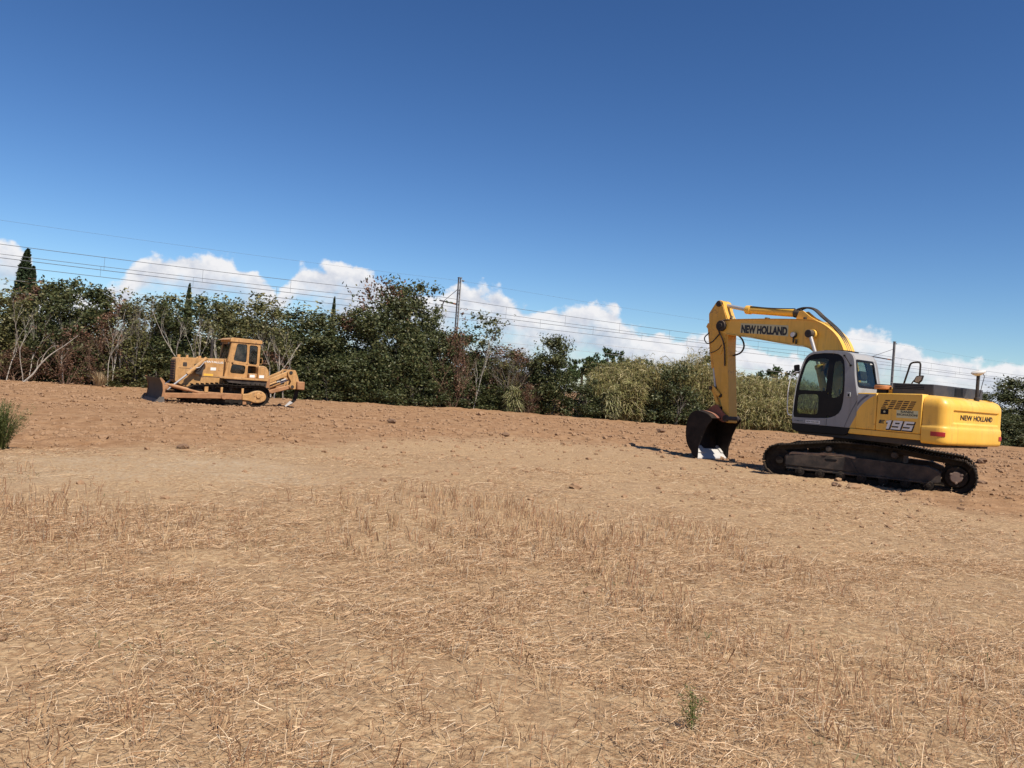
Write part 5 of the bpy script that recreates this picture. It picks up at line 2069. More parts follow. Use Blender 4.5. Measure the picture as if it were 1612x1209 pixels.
shrub('dark', 868, 536, 3.0, 1.7, 'dark bush with upright shoots left of the tall cane')
shrub('low', 918, 600, 3.0, .9, 'low dark bush in front of the left end of the cane')
shrub('low', 1066, 580, 3.4, .7, 'rounded dark bush standing in front of the cane, left of the excavator bucket')
for px, ty, w, lab in ((450, 575, 3.6, 'low dark bush behind the ripper at the foot of the hedge'), (520, 570, 3.6, 'low dark bush at the hedge foot right of the bulldozer'),
                       (590, 575, 3.6, 'low dark bush below the reddish tree'), (660, 580, 3.6, 'low dark bush below the tallest dark tree'),
                       (735, 600, 3.4, 'low dark bush below the mast'), (800, 612, 3.2, 'low dark bush beside the rusty brown shrub')):
    shrub('low', px, ty, w, 1.0, lab, group='low bushes at the foot of the hedge')
for px, ty, w, lab in ((250, 560, 3.4, 'low olive bush left of the bulldozer blade'), (335, 565, 3.2, 'low olive bush hidden behind the bulldozer'), (170, 572, 3.0, 'low olive bush behind the dry grass tuft')):
    shrub('lowolive', px, ty, w, .9, lab, group='low bushes at the foot of the hedge')
for px, ty, w, bk, lab in ((30, 545, 3.6, .9, 'dry rust brown bramble at the far left edge'), (110, 520, 3.2, .8, 'dry brown bramble behind the leaning dead stem'),
                           (160, 505, 2.8, 1.1, 'dry reddish brown bramble with fine twigs left of the bulldozer'), (715, 528, 2.4, .7, 'dead reddish brown shrub in front of the mast'),
                           (830, 605, 1.7, .4, 'small rusty brown shrub at the hedge foot by the dark bush')):
    shrub('brown', px, ty, w, bk, lab, 'dry_shrub', 'dry shrub', 'dry brown shrubs in the hedge', twig=TWIG, trunk=False, depth=.8)
for px, ty, w, bk, lab in ((800, 530, 2.6, 1.3, 'leafless brown thicket of thin twigs right of the mast'), (205, 462, 2.4, 1.2, 'leafless grey twigs rising over the hedge left of the bulldozer')):
    x, Y = on_hedge(px, bk)
    t = thing('bare_thicket', (x, Y, 0), lab, 'thicket', 0, 'leafless thickets in the hedge')
    H = at(px, ty, Y).z
    inst('twigs', TWIG[0] if px > 500 else TWIGG[1], t, (0, 0, 0), (w / 2.2, 1, H / 3.1), .4)
    inst('twigs', TWIGG[0], t, (.3, .2, 0), (w / 2.6, 1, H / 3.4), 2.1)
for px, ty, bk, k, rz, sc, lab in (
        (8, 455, .2, 0, .2, 1.0, 'pale forked bare stem at the far left edge'),
        (38, 462, .3, 1, 1.9, .9, 'slender pale bare stem below the cypresses'),
        (100, 480, .4, 2, 4.0, .9, 'thin pale dead stem above the brown bramble'),
        (172, 470, .1, 3, 2.7, .9, 'pale bare sapling rising from the dry grass tuft'),
        (290, 470, .1, 1, .5, 1.0, 'pale bare sapling over the front of the bulldozer hood'),
        (310, 478, .0, 0, 3.3, 1.0, 'forked white sapling over the middle of the bulldozer hood'),
        (352, 492, .3, 2, 5.2, .9, 'thin pale sapling left of the bulldozer cab'),
        (428, 488, .0, 3, 1.1, 1.0, 'white bare sapling just right of the bulldozer cab'),
        (446, 496, .1, 0, 4.4, 1.0, 'forked white sapling above the bulldozer ripper'),
        (746, 505, .4, 2, 2.2, .9, 'thin grey sapling right of the mast')):
    x, Y = on_hedge(px, bk)
    H = at(px, ty, Y).z
    t = thing('bare_sapling', (x, Y, 0), lab, 'sapling', rz, 'bare saplings in front of the hedge')
    inst('trunk', BARE[k], t, (0, 0, 0), (sc, sc, H / 5.0))
# the dead stem leaning out at far left
x, Y = on_hedge(36, -.25)
t = thing('dead_stem', (x, Y, 0), 'pale dead stem leaning right over the soil at far left', 'dead stem')
g = MB()
g.tube(crom([(0, 0, 0), (.45, 0, .45), (.75, .05, .95), (1.25, .1, 1.55), (2.0, .15, 2.15), (2.6, .2, 2.7)], 4), [.055 - .0021 * i for i in range(21)], 6)
g.build('trunk', M['bark_pale'], t)
g = MB()
g.tube(crom([(.8, .05, 1.0), (.95, .05, 1.5), (1.3, .0, 1.95), (1.7, 0, 2.1)], 4), [.03 - .0019 * i for i in range(13)], 5)
g.tube(crom([(.62, .05, .8), (.7, 0, 1.25), (1.05, -.05, 1.6)], 4), [.022 - .0018 * i for i in range(9)], 5)
g.build('branch', M['bark_pale'], t)

for px, ty, w, lab in ((1118, 556, 3.2, 'pale green leafy shrub above the cane just left of the excavator arm'), (1085, 572, 3.0, 'pale green shrub above the cane behind the rounded dark bush'), (938, 575, 2.6, 'pale green shrub at the left end of the cane')):
    shrub('light', px, ty, w, 4.6, lab, group='pale shrubs behind the cane')

# right of the excavator and behind it
for px, ty, w, bk, k, lab in ((1505, 640, 3.8, 2.0, 'dark', 'dark tree behind the excavator counterweight'), (1555, 622, 3.6, 2.2, 'dark', 'dark tree just right of the antenna mast'),
                              (1600, 602, 4.2, 2.4, 'dark', 'tallest dark tree at the right edge behind the excavator'), (1660, 605, 4.5, 2.2, 'dark', 'dark tree cut by the right edge'),
                              (1430, 652, 4.0, 2.6, 'olive', 'olive shrub behind the excavator engine hood')):
    shrub(k, px, ty, w, bk, lab, 'tree', 'tree', 'dark trees behind the excavator')
for px, ty, w, lab in ((1590, 655, 3.6, 'low dark bush under the trees at the right edge'), (1540, 662, 3.4, 'low dark bush right behind the counterweight'), (1645, 650, 3.6, 'low dark bush beyond the right edge')):
    shrub('low', px, ty, w, .9, lab, group='low bushes at the foot of the right hand trees')

# cypresses beyond the railway
def spire_mesh(name, seed, W, H, n, leaf):
    rs = np.random.default_rng(seed)
    h = rs.random(n) ** .85
    a = rs.uniform(0, 2 * math.pi, n)
    lob = 1 + .16 * np.sin(3 * a + 9 * h + seed) + .10 * np.sin(7 * a - 23 * h)
    r_ = W / 2 * np.minimum(1, .55 + h * 3) * (1 - h) ** .62 * lob * rs.uniform(.2, 1, n) ** .3 * rs.uniform(.85, 1.12, n)
    P = np.stack([r_ * np.cos(a), r_ * np.sin(a), h * H], 1)
    nr = np.stack([np.cos(a), np.sin(a), np.full(n, .5)], 1)
    V, F = leaf_quads(P, leaf * rs.uniform(.6, 1.3, n), rs, .45, nrm=nr)
    me = mesh_np(name, V, F, np.repeat(pick('cypress', n, rs), 4, 0))
    me.materials.append(M['needle'])
    return me


CY = [spire_mesh('crown', 101 + k, 1.6, 6.0, 6500, .13) for k in range(2)]


def cypress(px, ty, w, Y, lean, label, k):
    p = at(px, ty, Y)
    t = thing('cypress', (p.x - lean, Y, 0), label, 'cypress', 0, 'cypresses beyond the railway')
    c = inst('crown', CY[k], t, (0, 0, .3), (w / 1.6, w / 1.6, p.z / 6.2))
    c.rotation_euler = (0, math.atan2(lean, p.z), 0)
    MB().tube([(0, 0, -.05), (0, 0, 1.5)], [.16, .12], 8).build('trunk', M['bark'], t)


cypress(45, 392, 2.2, 66, .9, 'tall dark cypress leaning right at the far left', 0)
cypress(53, 420, 1.9, 67, .3, 'shorter dark cypress close beside the tall leaning one', 1)
cypress(299, 447, 1.3, 82, .1, 'small distant cypress above the hedge over the bulldozer', 0)
cypress(527, 468, 1.1, 84, .1, 'thin distant cypress tip between bulldozer and tall dark tree', 1)

# stone pines beyond
PN = [crown_mesh('crown', 111 + k, 8.0, 7.0, 3.6, 60, 6000, .20, 'pine', shape='umbrella', sprigs=0) for k in range(2)]
for i, (px, ty, w, Y, lab) in enumerate(((958, 543, 5.6, 96, 'round dark stone pine, the tallest above the cane'), (984, 558, 3.6, 100, 'stone pine leaning on the right flank of the tallest one'),
                                         (918, 560, 4.0, 98, 'low stone pine left of the tallest one, above the cane'), (1013, 559, 3.4, 104, 'small stone pine left of the broad flat ones'),
                                         (1050, 568, 6.5, 108, 'broad flat stone pine above the middle of the cane'), (1090, 566, 6.0, 106, 'broad flat stone pine left of the excavator arm'),
                                         (1222, 572, 7.0, 92, 'broad dark stone pine between excavator arm and cab'), (1180, 585, 5.0, 100, 'low stone pine right of the excavator arm'),
                                         (890, 566, 4.0, 92, 'yellowish pine crown behind the dark bush'))):
    p = at(px, ty, Y)
    t = thing('stone_pine', (p.x, Y, 0), lab, 'pine', 0, 'stone pines on the horizon')
    inst('crown', PN[i % 2], t, (0, 0, p.z - 3.7), (w / 8, w / 8, 1.0 if w > 4 else .7), i * 1.1) if w > 4 else inst('crown', PN[i % 2], t, (0, 0, p.z - 2.6), (w / 8, w / 8, .7), i * 1.1)
    MB().tube([(0, 0, -.05), (.1, 0, 1.6), (0, .1, p.z - 1.6)], [.22, .18, .14], 8).build('trunk', M['bark'], t)
p = at(1150, 560, 60)


# cane thicket
def reeds(name, label, n, seed, cols, pxa, pxb, back0, back1, top_fn, kind='stuff'):
    rs = np.random.default_rng(seed)
    px = rs.uniform(pxa, pxb, n)
    bk = back0 + (back1 - back0) * rs.random(n) ** 1.2
    XY = np.array([on_hedge(a, b) for a, b in zip(px, bk)])
    tops = np.array([at(a, top_fn(a), y).z for a, y in zip(px, XY[:, 1])]) * (1.06 - .46 * rs.random(n) ** .9) * (.74 + .50 * fbm(XY[:, 0] * .5, XY[:, 1] * .5, 3, seed))
    front = (bk < back0 + .5) & (rs.random(n) < .55)
    tops[front] *= rs.uniform(.45, .85, front.sum())
    V, F, T = [], [], []
    base = 0
    cols = np.array(cols)

    def ribbon(P, wd, side, tint):
        """P (n,k,3) centre lines, wd (k) half widths"""
        nonlocal base
        n_, k_, _ = P.shape
        A = P + side[:, None, :] * wd[None, :, None]
        B = P - side[:, None, :] * wd[None, :, None]
        vv = np.stack([A, B], 2).reshape(n_, -1, 3)
        V.append(vv.reshape(-1, 3))
        T.append(np.repeat(tint, 2 * k_, 0))
        f = []
        for j in range(k_ - 1):
            f.append(np.array([2 * j, 2 * j + 1, 2 * j + 3, 2 * j + 2]))
        f = np.array(f)
        F.append((f[None] + (np.arange(n_) * 2 * k_)[:, None, None]).reshape(-1, 4) + base)
        base += vv.size // 3
    lean = rs.normal(0, .10, (n, 2))
    z = np.array([0, .5, 1.0])
    P = np.stack([np.stack([XY[:, 0] + lean[:, 0] * t * tops * .6, XY[:, 1] + lean[:, 1] * t * tops * .6, tops * t], 1) for t in z], 1)
    ang = rs.uniform(0, 2 * math.pi, n)
    side = np.stack([np.cos(ang), np.sin(ang), np.zeros(n)], 1)
    tint = cols[rs.integers(0, len(cols), n)] * rs.uniform(.75, 1.2, (n, 1))
    ribbon(P, np.array([.014, .012, .006]), side, tint * np.array([1.1, 1.0, .9]))
    for q in range(8):
        t0 = rs.uniform(.18, 1.0, n)
        a = rs.uniform(0, 2 * math.pi, n)
        L = rs.uniform(.28, .62, n)
        rise = rs.uniform(.1, .75, n)
        d = np.stack([np.cos(a), np.sin(a)], 1)
        o = np.stack([XY[:, 0] + lean[:, 0] * t0 * tops * .6, XY[:, 1] + lean[:, 1] * t0 * tops * .6, tops * t0], 1)
        m_ = o + np.concatenate([d * (L * .5)[:, None], (L * .5 * rise)[:, None]], 1)
        e = o + np.concatenate([d * L[:, None], (L * (.5 * rise - rs.uniform(.0, .6, n)))[:, None]], 1)
        P = np.stack([o, m_, e], 1)
        side = np.stack([-d[:, 1], d[:, 0], rs.normal(0, .5, n)], 1)
        tint = cols[rs.integers(0, len(cols), n)] * rs.uniform(.7, 1.25, (n, 1))
        ribbon(P, np.array([.016, .021, .003]), side, tint)
    me = mesh_np(name, np.concatenate(V), np.concatenate(F), np.concatenate(T))
    me.materials.append(M['straw_leaf'])
    o = bpy.data.objects.new(name, me)
    col.objects.link(o)
    tag(o, label, 'cane', None, kind)
    return o


M['straw_leaf'] = tinted('cane_leaves', .6, .30, .3)
CANE = [(.27, .245, .10), (.22, .21, .08), (.35, .30, .14), (.16, .16, .06), (.42, .35, .20)]
reeds('cane', 'loose pale cane standing in front of the thicket left of the excavator arm', 520, 15, CANE, 955, 1012, .3, 1.6, lambda a: 600)
reeds('cane', 'loose pale cane between excavator arm and cab', 900, 16, CANE, 1125, 1262, .3, 1.6, lambda a: 625)
reeds('cane', 'tall yellow green cane thicket between the hedge and the excavator', 5200, 5, CANE, 925, 1262, 1.5, 5.0,
      lambda a: float(np.interp(a, [900, 940, 1000, 1060, 1100, 1130, 1165, 1200, 1265], [600, 578, 572, 574, 566, 570, 590, 594, 600])))
reeds('cane', 'tall cane thicket showing behind the excavator cab', 3200, 6, CANE, 1255, 1500, .8, 3.6,
      lambda a: float(np.interp(a, [1250, 1350, 1400, 1500], [602, 606, 622, 640])))
reeds('cane', 'small pale cane clump at the hedge foot left of the dark bush', 150, 8, [(.28, .27, .13), (.2, .21, .08), (.36, .33, .19)], 800, 818, -.1, .4, lambda a: 612)
reeds('cane', 'pale cane leaves at the foot of the thicket beside the low dark bush', 160, 9, [(.28, .27, .13), (.2, .21, .08), (.36, .33, .19)], 955, 972, .1, .5, lambda a: 615)


# dry grass tuft at the hedge foot, near green broom and the little weed
def tuft(name, label, cat, loc, n, H, spread, cols, seed, droop=.35, wd=.006, mat='straw', leaf=0.0, vary=.3):
    rs = np.random.default_rng(seed)
    a = rs.uniform(0, 2 * math.pi, n)
    r0 = np.sqrt(rs.random(n)) * spread * .35
    o = np.stack([r0 * np.cos(a), r0 * np.sin(a), np.full(n, -.02)], 1)
    L = H * rs.uniform(.5, 1.05, n)
    out = rs.uniform(.05, 1.0, n) * spread
    a2 = a + rs.normal(0, .5, n)
    m_ = o + np.stack([out * .4 * np.cos(a2), out * .4 * np.sin(a2), L * .6], 1)
    e = o + np.stack([out * np.cos(a2), out * np.sin(a2), L * (1 - droop * out / max(spread, 1e-3) * .6)], 1)
    P = np.stack([o, m_, e], 1)
    side = np.stack([-np.sin(a2), np.cos(a2), rs.normal(0, .3, n)], 1)
    w = np.array([wd, wd * .8, wd * .25])
    V = np.stack([P + side[:, None] * w[None, :, None], P - side[:, None] * w[None, :, None]], 2).reshape(-1, 3)
    f = np.array([[0, 1, 3, 2], [2, 3, 5, 4]])
    F = (f[None] + (np.arange(n) * 6)[:, None, None]).reshape(-1, 4)
    cols = np.array(cols)
    tint = np.repeat(cols[rs.integers(0, len(cols), n)] * rs.uniform(1 - vary, 1 + vary, (n, 1)), 6, 0)
    t = thing(name, loc, label, cat)
    me = mesh_np('blades', V, F, tint)
    me.materials.append(M[mat])
    inst('stems' if leaf else 'blades', me, t)
    if leaf:
        k = 26
        u = rs.uniform(.25, 1.0, (n, k, 1))
        Q = ((1 - u) ** 2 * P[:, None, 0] + 2 * u * (1 - u) * P[:, None, 1] + u * u * P[:, None, 2] + rs.normal(0, leaf * .7, (n, k, 3))).reshape(-1, 3)
        LV, LF = leaf_quads(Q, leaf * rs.uniform(.5, 1.2, len(Q)), rs, .22, up=.8)
        lt = cols[rs.integers(0, len(cols), len(Q))] * rs.uniform(1 - vary, 1 + vary, (len(Q), 1))
        me = mesh_np('leaves', LV, LF, np.repeat(lt, 4, 0))
        me.materials.append(M['leaf'])
        inst('leaves', me, t)
    return t


x, Y = on_hedge(157, -.2)
tuft('grass_tuft', 'pale dry grass tuft at the hedge foot left of the bulldozer', 'grass tuft', (x, Y, 0), 260, .95, .55, [(.42, .31, .18), (.34, .24, .14)], 3, wd=.012)
GW = [(.060, .085, .020), (.085, .105, .026), (.12, .125, .035), (.045, .060, .018)]
tuft('broom_bush', 'feathery green bush standing at the left edge of the field', 'bush', (-8.42, 13.15, 0), 300, .82, .42, GW, 4, droop=.15, wd=.004, mat='leaf', leaf=.020)
tuft('broom_bush', 'second feathery green bush half outside the left edge', 'bush', (-8.95, 13.4, 0), 240, .76, .42, GW, 14, droop=.15, wd=.004, mat='leaf', leaf=.020)
tuft('weed', 'small upright green weed alone in the foreground straw', 'weed', (1.0, 3.9, float(ground_z(1.0, 3.9))), 11, .28, .055, [(.10, .12, .03), (.16, .15, .045), (.075, .095, .025)], 6, droop=.2, wd=.0022, mat='leaf', leaf=.013)

# ------------------------------------------------------------------ railway masts and overhead line
RP = Vector((-4.5, 60.0, 0))
RQ = Vector((41.5, 87.0, 0))
RD = (RQ - RP).normalized()
RN = Vector((-RD.y, RD.x, 0))                     # away from the camera


def mast(pos, height, label, arm_dir, group='steel masts of the railway line'):
    t = thing('catenary_mast', pos, label, 'mast', math.atan2(RD.y, RD.x), group)
    # local x along the line, y away from the camera
    for sx in (-1, 1):
        MB().box((sx * .09, 0, height / 2), (.055, .18, height)).build('channel', M['pole_lit'] if sx > 0 else M['pole_dark'], t, .006)  # right channel paler, left darker: sun side and shade side put into the colour
    k = 0
    z = .5
    while z < height - .3:
        a, b = ((-.09, z), (.09, z + .42)) if k % 2 else ((.09, z), (-.09, z + .42))
        MB().bar((a[0], -.07, a[1]), (b[0], -.07, b[1]), .02, .035).build('lacing_bar', M['pole_dark'], t)
        z += .42
        k += 1
    MB().box((0, 0, height + .02), (.28, .24, .05)).build('cap', M['pole_dark'], t)
    MB().cyl((.20, 0, height - .18), (.36, 0, height - .18), .06, n=10).build('insulator', M['pole_dark'], t)
    s = arm_dir
    g = MB()
    g.tube([(0, s * .1, 7.55), (0, s * 3.3, 8.05)], .06, 8)
    arm = g.build('cantilever', M['pole_dark'], t)
    g = MB()
    g.tube([(0, s * .1, 8.75), (0, s * 2.5, 7.98)], .022, 6)
    g.build('stay', M['pole_dark'], t)
    g = MB()
    g.tube(crom([(0, s * 2.55, 7.95), (0, s * 2.8, 7.6), (0, s * 3.3, 7.30), (0, s * 3.55, 7.0)], 4), .045, 8)
    g.build('registration_arm', M['pole_dark'], t)
    g = MB()
    g.cyl((0, s * .35, 7.59), (0, s * .70, 7.65), .07, n=10)
    g.build('arm_insulator', M['amber'], arm)
    return t


def rail_pt(s, off):
    return RP + RD * s + RN * off


L0 = (RQ - RP).length
mast(rail_pt(0, 0), 9.55, 'tall steel mast with bracket arm rising behind the middle of the hedge', 1)
mast(rail_pt(L0, 0), 9.55, 'steel mast seen between the excavator cab and its rear handrail', 1)
p3 = at(646, 470, 68.5)
mast((p3.x, p3.y, 0), 9.55, 'farther mast showing only its top above the tall dark tree', -1)


def sagline(off, h, sag, name, r_, s0=-L0 * 2, s1=L0 * 4, n_sub=10):
    pts = []
    k0, k1 = int(round(s0 / L0)), int(round(s1 / L0))
    for k in range(k0, k1):
        for i in range(n_sub):
            t = i / n_sub
            p = rail_pt((k + t) * L0, off)
            pts.append((p.x, p.y, h - sag * 4 * t * (1 - t)))
    p = rail_pt(k1 * L0, off)
    pts.append((p.x, p.y, h))
    return pts


def line_thing(off, hm, hc, label):
    t = thing('overhead_line', (0, 0, 0), label, 'overhead line', 0, 'contact lines over the railway')
    MB().tube(sagline(off, hm, .32, 'm', .02), .017, 5).build('messenger_wire', M['wire'], t)
    MB().tube(sagline(off, hc, .05, 'c', .02), .019, 5).build('contact_wire', M['wire'], t)
    for k in range(-2, 4):
        for i in range(1, 9):
            u = i / 9.0
            p = rail_pt((k + u) * L0, off)
            if p.y < 30 or p.y > 140:
                continue
            MB().tube([(p.x, p.y, hc - .2 * u * (1 - u)), (p.x, p.y, hm - 1.28 * u * (1 - u))], .009, 4).build('dropper', M['wire'], t)


line_thing(3.0, 8.30, 7.22, 'upper pair of thin wires strung along the nearer railway track')
line_thing(7.0, 8.12, 7.14, 'lower pair of thin wires strung along the farther railway track')
e = MB().tube(sagline(0, 9.35, .35, 'e', .02), .0055, 5).build('earth_wire', M['wire'])
tag(e, 'single faint wire running over the mast tops against the clouds', 'wire')
for off, h, lab in ((-.6, 5.75, 'faint low wire crossing in front of the cypress trunks at far left'), (-.6, 5.05, 'lowest faint wire just over the hedge tops at far left')):
    f_ = MB().tube(sagline(off, h, .12, 'f', .02), .010, 5).build('feeder_wire', M['wire_pale'] if 'wire_pale' in M else M['pole_lit'])
    tag(f_, lab, 'wire')

# ------------------------------------------------------------------ straw, stubble and clods
STRAW = np.array([(.57, .39, .235), (.47, .305, .175), (.66, .50, .33), (.36, .215, .11), (.28, .145, .07), (.50, .40, .29)])
STUB = np.array([(.43, .275, .15), (.35, .20, .11), (.28, .145, .08), (.54, .38, .22), (.42, .32, .22)])


def lay_straw():
    rs = np.random.default_rng(12)
    V, F, T = [], [], []
    base = 0

    def push(P, w, side, tint):
        nonlocal base
        n, k, _ = P.shape
        A = np.stack([P + side[:, None] * w[:, None, None], P - side[:, None] * w[:, None, None]], 2)
        V.append(A.reshape(-1, 3))
        T.append(np.repeat(tint, 2 * k, 0))
        f = np.array([[2 * j, 2 * j + 1, 2 * j + 3, 2 * j + 2] for j in range(k - 1)])
        F.append((f[None] + (np.arange(n) * 2 * k)[:, None, None]).reshape(-1, 4) + base)
        base += n * 2 * k

    def field(n, y0, y1, power):
        y = y0 + (y1 - y0) * rs.random(n) ** power
        x = rs.uniform(-1, 1, n) * (.72 * y + 1.2)
        return x, y
    # lying straw; the sample thins out with distance
    for n, y0, y1, pw, ls in ((370000, 2.4, 9.0, .8, 1.0), (260000, 7.0, 17.0, .9, 1.15), (36000, 14.0, 27.0, .9, 1.5)):
        x, y = field(n, y0, y1, pw)
        s, mid, red, pale = zones(x, y)
        patch = fbm(x * .9, y * .9, 3, 61)
        patch2 = fbm(x * 3.1, y * 3.1, 2, 63)
        keep = rs.random(n) < (s * np.clip((patch - .24) * 2.6, .15, 1) * np.clip((patch2 - .2) * 2, .25, 1) + mid * np.clip((patch - .34) * 1.8, .05, .6) + .02) * (1 - .75 * pale)
        x, y = x[keep], y[keep]
        n = len(x)
        z = ground_z(x, y)
        L = rs.lognormal(-2.95, .6, n).clip(.015, .24) * ls
        a = rs.normal(.15, .95, n) + (rs.random(n) < .35) * rs.uniform(0, 3.1, n)
        tilt = np.abs(rs.normal(0, .16, n))
        d = np.stack([np.cos(a) * np.cos(tilt), np.sin(a) * np.cos(tilt), np.sin(tilt)], 1)
        c = np.stack([x, y, z + .006 + rs.random(n) ** 2 * .03], 1)
        bend = rs.normal(0, .06, (n, 3)) * L[:, None]
        P = np.stack([c, c + d * L[:, None] * .5 + bend, c + d * L[:, None]], 1)
        P[:, :, 2] = np.maximum(P[:, :, 2], ground_z(P[:, :, 0], P[:, :, 1]) + .004)
        side = np.stack([-np.sin(a), np.cos(a), rs.normal(0, .7, n)], 1)
        side /= np.linalg.norm(side, axis=1)[:, None]
        w = rs.uniform(.0008, .0018, n) * ls ** 1.2
        tint = STRAW[rs.choice(6, n, p=[.26, .21, .12, .20, .16, .05])] * rs.uniform(.75, 1.2, (n, 1))
        push(P, w, side, tint)
    # standing stubble, sown in rows that run away to the right
    x, y = field(260000, 2.4, 15.0, .9)
    row = (x * math.cos(R(38)) + y * math.sin(R(38)) * .55 + (fbm(x * .5, y * .5, 2, 71) - .5) * .5) / .30
    s, mid, red, pale = zones(x, y)
    inrow = np.exp(-((row - np.round(row)) / .17) ** 2)
    clump = np.clip((fbm(x * .8, y * .8, 3, 73) - .40) * 4.5, 0, 1)
    fine = np.clip((fbm(x * 9, y * 9, 2, 75) - .42) * 5, 0, 1)
    keep = rs.random(len(x)) < s * inrow * clump * fine * (1 - pale)
    # a thicker band of stubble that was left standing diagonally
    bx = np.interp(y, [4.6, 4.9, 6.2, 9.7, 11.2], [2.1, 1.65, 1.1, .5, -1.0])
    band = np.exp(-((x - bx) / .42) ** 2) * (y < 11.5) * (y > 4.2)
    keep |= rs.random(len(x)) < band * .62 * fine
    lb = np.exp(-(((x + 4.2) / 1.3) ** 2 + ((y - 7.2) / 1.3) ** 2))
    keep |= rs.random(len(x)) < lb * .45 * fine
    x, y = x[keep], y[keep]
    n = len(x)
    z = ground_z(x, y)
    L = rs.uniform(.05, .15, n) * (1 + .25 * (y > 8))
    d = rs.normal(0, .24, (n, 3))
    d[:, 2] = 1
    d /= np.linalg.norm(d, axis=1)[:, None]
    c = np.stack([x, y, z - .01], 1)
    P = np.stack([c, c + d * L[:, None] * .55, c + d * L[:, None] + rs.normal(0, .012, (n, 3))], 1)
    a = rs.uniform(0, math.pi, n)
    side = np.stack([np.cos(a), np.sin(a) * .3, np.zeros(n)], 1)
    w = rs.uniform(.0014, .0030, n) * (1 + .08 * np.maximum(y - 4, 0))
    tint = STUB[rs.choice(5, n, p=[.3, .25, .17, .18, .10])] * rs.uniform(.75, 1.2, (n, 1))
    push(P, w, side, tint)
    # small green regrowth
    x, y = field(26000, 2.5, 12.0, .9)
    g = np.clip((fbm(x * 1.1 + 9, y * 1.1, 3, 81) - .60) * 8, 0, 1)
    s = zones(x, y)[0]
    keep = rs.random(len(x)) < g * s * .55
    x, y = x[keep], y[keep]
    n = len(x)
    c = np.stack([x, y, ground_z(x, y)], 1)
    d = rs.normal(0, .9, (n, 3))
    d[:, 2] = .7
    d /= np.linalg.norm(d, axis=1)[:, None]
    L = rs.uniform(.02, .06, n)
    P = np.stack([c, c + d * L[:, None] * .5, c + d * L[:, None]], 1)
    a = rs.uniform(0, math.pi, n)
    side = np.stack([np.cos(a), np.sin(a), np.zeros(n)], 1)
    tint = np.array([(.16, .15, .07), (.11, .12, .05), (.22, .19, .10)])[rs.integers(0, 3, n)] * rs.uniform(.8, 1.2, (n, 1))
    push(P, rs.uniform(.002, .004, n), side, tint)
    me = mesh_np('straw', np.concatenate(V), np.concatenate(F), np.concatenate(T))
    me.materials.append(M['straw'])
    o = bpy.data.objects.new('straw', me)
    col.objects.link(o)
    tag(o, 'dry cut straw and short stubble covering the foreground', 'straw', None, 'stuff')


lay_straw()


def clod_mesh(seed, rough=.28, flat=.6, sub=2):
    bm = bmesh.new()
    bmesh.ops.create_icosphere(bm, subdivisions=sub, radius=1)
    rs = random.Random(seed)
    o = Vector((rs.uniform(-9, 9), rs.uniform(-9, 9), rs.uniform(-9, 9)))
    from mathutils import noise
    for v in bm.verts:
        n = noise.fractal(v.co * 1.3 + o, 1.0, 2.0, 3)
        v.co *= 1 + rough * 1.6 * n
        v.co.z *= flat
    me = bpy.data.meshes.new('clod')
    bm.to_mesh(me)
    bm.free()
    return me


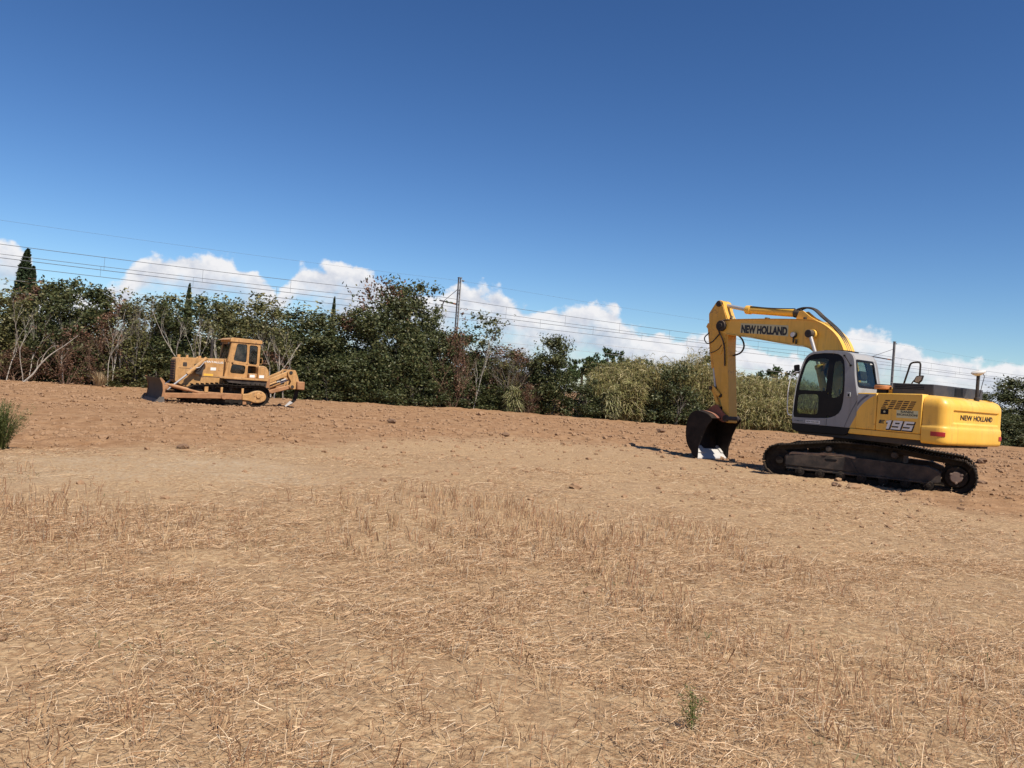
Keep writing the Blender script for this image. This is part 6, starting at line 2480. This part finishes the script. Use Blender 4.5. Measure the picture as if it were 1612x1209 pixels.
def soil_lumps():
    m_, t, p, out = new_mat('soil_clods')
    tc = t.node('ShaderNodeTexCoord')
    n = t.noise(tc.outputs['Object'], 9, 4, .6)
    t.l.new(t.mix(n, (.20, .118, .066), (.36, .225, .135)), p.inputs['Base Color'])
    p.inputs['Roughness'].default_value = .95
    p.inputs['Specular IOR Level'].default_value = .1
    M['clod'] = m_
    m2, t, p, out = new_mat('dark_soil_clods')
    tc = t.node('ShaderNodeTexCoord')
    n = t.noise(tc.outputs['Object'], 6, 4, .6)
    t.l.new(t.mix(n, (.10, .058, .034), (.24, .14, .082)), p.inputs['Base Color'])
    p.inputs['Roughness'].default_value = .95
    M['clod_dark'] = m2
    # the many crumbs of the graded strip, one mesh
    rs = np.random.default_rng(44)
    protos = []
    for k in range(4):
        me = clod_mesh(100 + k, .30, .62, 1)
        protos.append((np.array([v.co for v in me.vertices]), np.array([list(q.vertices) for q in me.polygons])))
        bpy.data.meshes.remove(me)
    n = 34000
    y = 9 + (46 - 9) * rs.random(n) ** 1.0
    x = rs.uniform(-1, 1, n) * (.70 * y + 1)
    s, mid, red, pale = zones(x, y)
    keep = rs.random(n) < (red * np.clip((fbm(x * .5, y * .9, 3, 91) - .32) * 3, .1, 1) + .12) * (1 - .8 * pale)
    x, y = x[keep], y[keep]
    z = ground_z(x, y)
    V, F = [], []
    b = 0
    for i in range(len(x)):
        pv, pf = protos[i % 4]
        sz = float(np.clip(rs.lognormal(-3.9, .6), .008, .07)) * min(1.6, .35 + .045 * y[i])
        a = rs.uniform(0, 6.28)
        c, s_ = math.cos(a), math.sin(a)
        q = pv * sz
        q = np.stack([q[:, 0] * c - q[:, 1] * s_ + x[i], q[:, 0] * s_ + q[:, 1] * c + y[i], q[:, 2] + z[i] + sz * .2], 1)
        V.append(q)
        F.append(pf + b)
        b += len(q)
    me = mesh_np('soil_crumbs', np.concatenate(V), np.concatenate(F))
    me.polygons.foreach_set('use_smooth', np.zeros(len(me.polygons), bool))
    me.materials.append(M['clod'])
    o = bpy.data.objects.new('soil_crumbs', me)
    col.objects.link(o)
    tag(o, 'crumbs of brown soil scattered over the graded strip', 'soil', None, 'stuff')
    # clods big enough to point at
    for i, (x, y, sx, dark, lab) in enumerate((
            (-6.19, 15.2, .13, 1, 'dark flat soil clod on the pale patch left of centre'),
            (-7.97, 15.7, .13, 0, 'brown soil clod near the green bush at left'),
            (-.10, 25.2, .16, 1, 'dark clod lying alone in the middle of the graded strip'),
            (1.15, 13.0, .14, 0, 'reddish clod right of centre where straw thins out'),
            (7.2, 16.45, .20, 0, 'reddish clod lying against the near crawler track'),
            (6.95, 16.7, .13, 1, 'dark clod beside the crawler track of the excavator'),
            (17.6, 29.5, .26, 1, 'dark clod on the soil right of the excavator crawler'),
            (-4.16, 28.2, .20, 1, 'dark clod on the strip right of the bulldozer ripper'),
            (7.1, 37.0, .26, 1, 'dark clod near the foot of the cane thicket'),
            (-9.6, 33.3, .16, 0, 'pale lump of soil by the bulldozer crawler'),
            (-1.6, 43.2, .30, 0, 'pale lump of soil at the hedge foot below the mast'),
            (.76, 6.4, .09, 0, 'reddish heap of loose soil among the foreground straw'),
            (12.2, 20.4, .16, 1, 'dark clod right of the rear sprocket of the excavator'),
            (-2.75, 4.45, .035, 1, 'small dark clod in the straw at lower left'))):
        me = clod_mesh(200 + i, .30, .58, 2)
        me.materials.append(M['clod_dark'] if dark else M['clod'])
        o = bpy.data.objects.new('soil_clod', me)
        col.objects.link(o)
        o.location = (x, y, float(ground_z(x, y)) + sx * .25)
        sx *= .72
        o.scale = (sx * 1.25, sx, sx)
        o.rotation_euler = (0, 0, i * 1.7)
        tag(o, lab, 'clod', 'soil clods lying on the field')


soil_lumps()
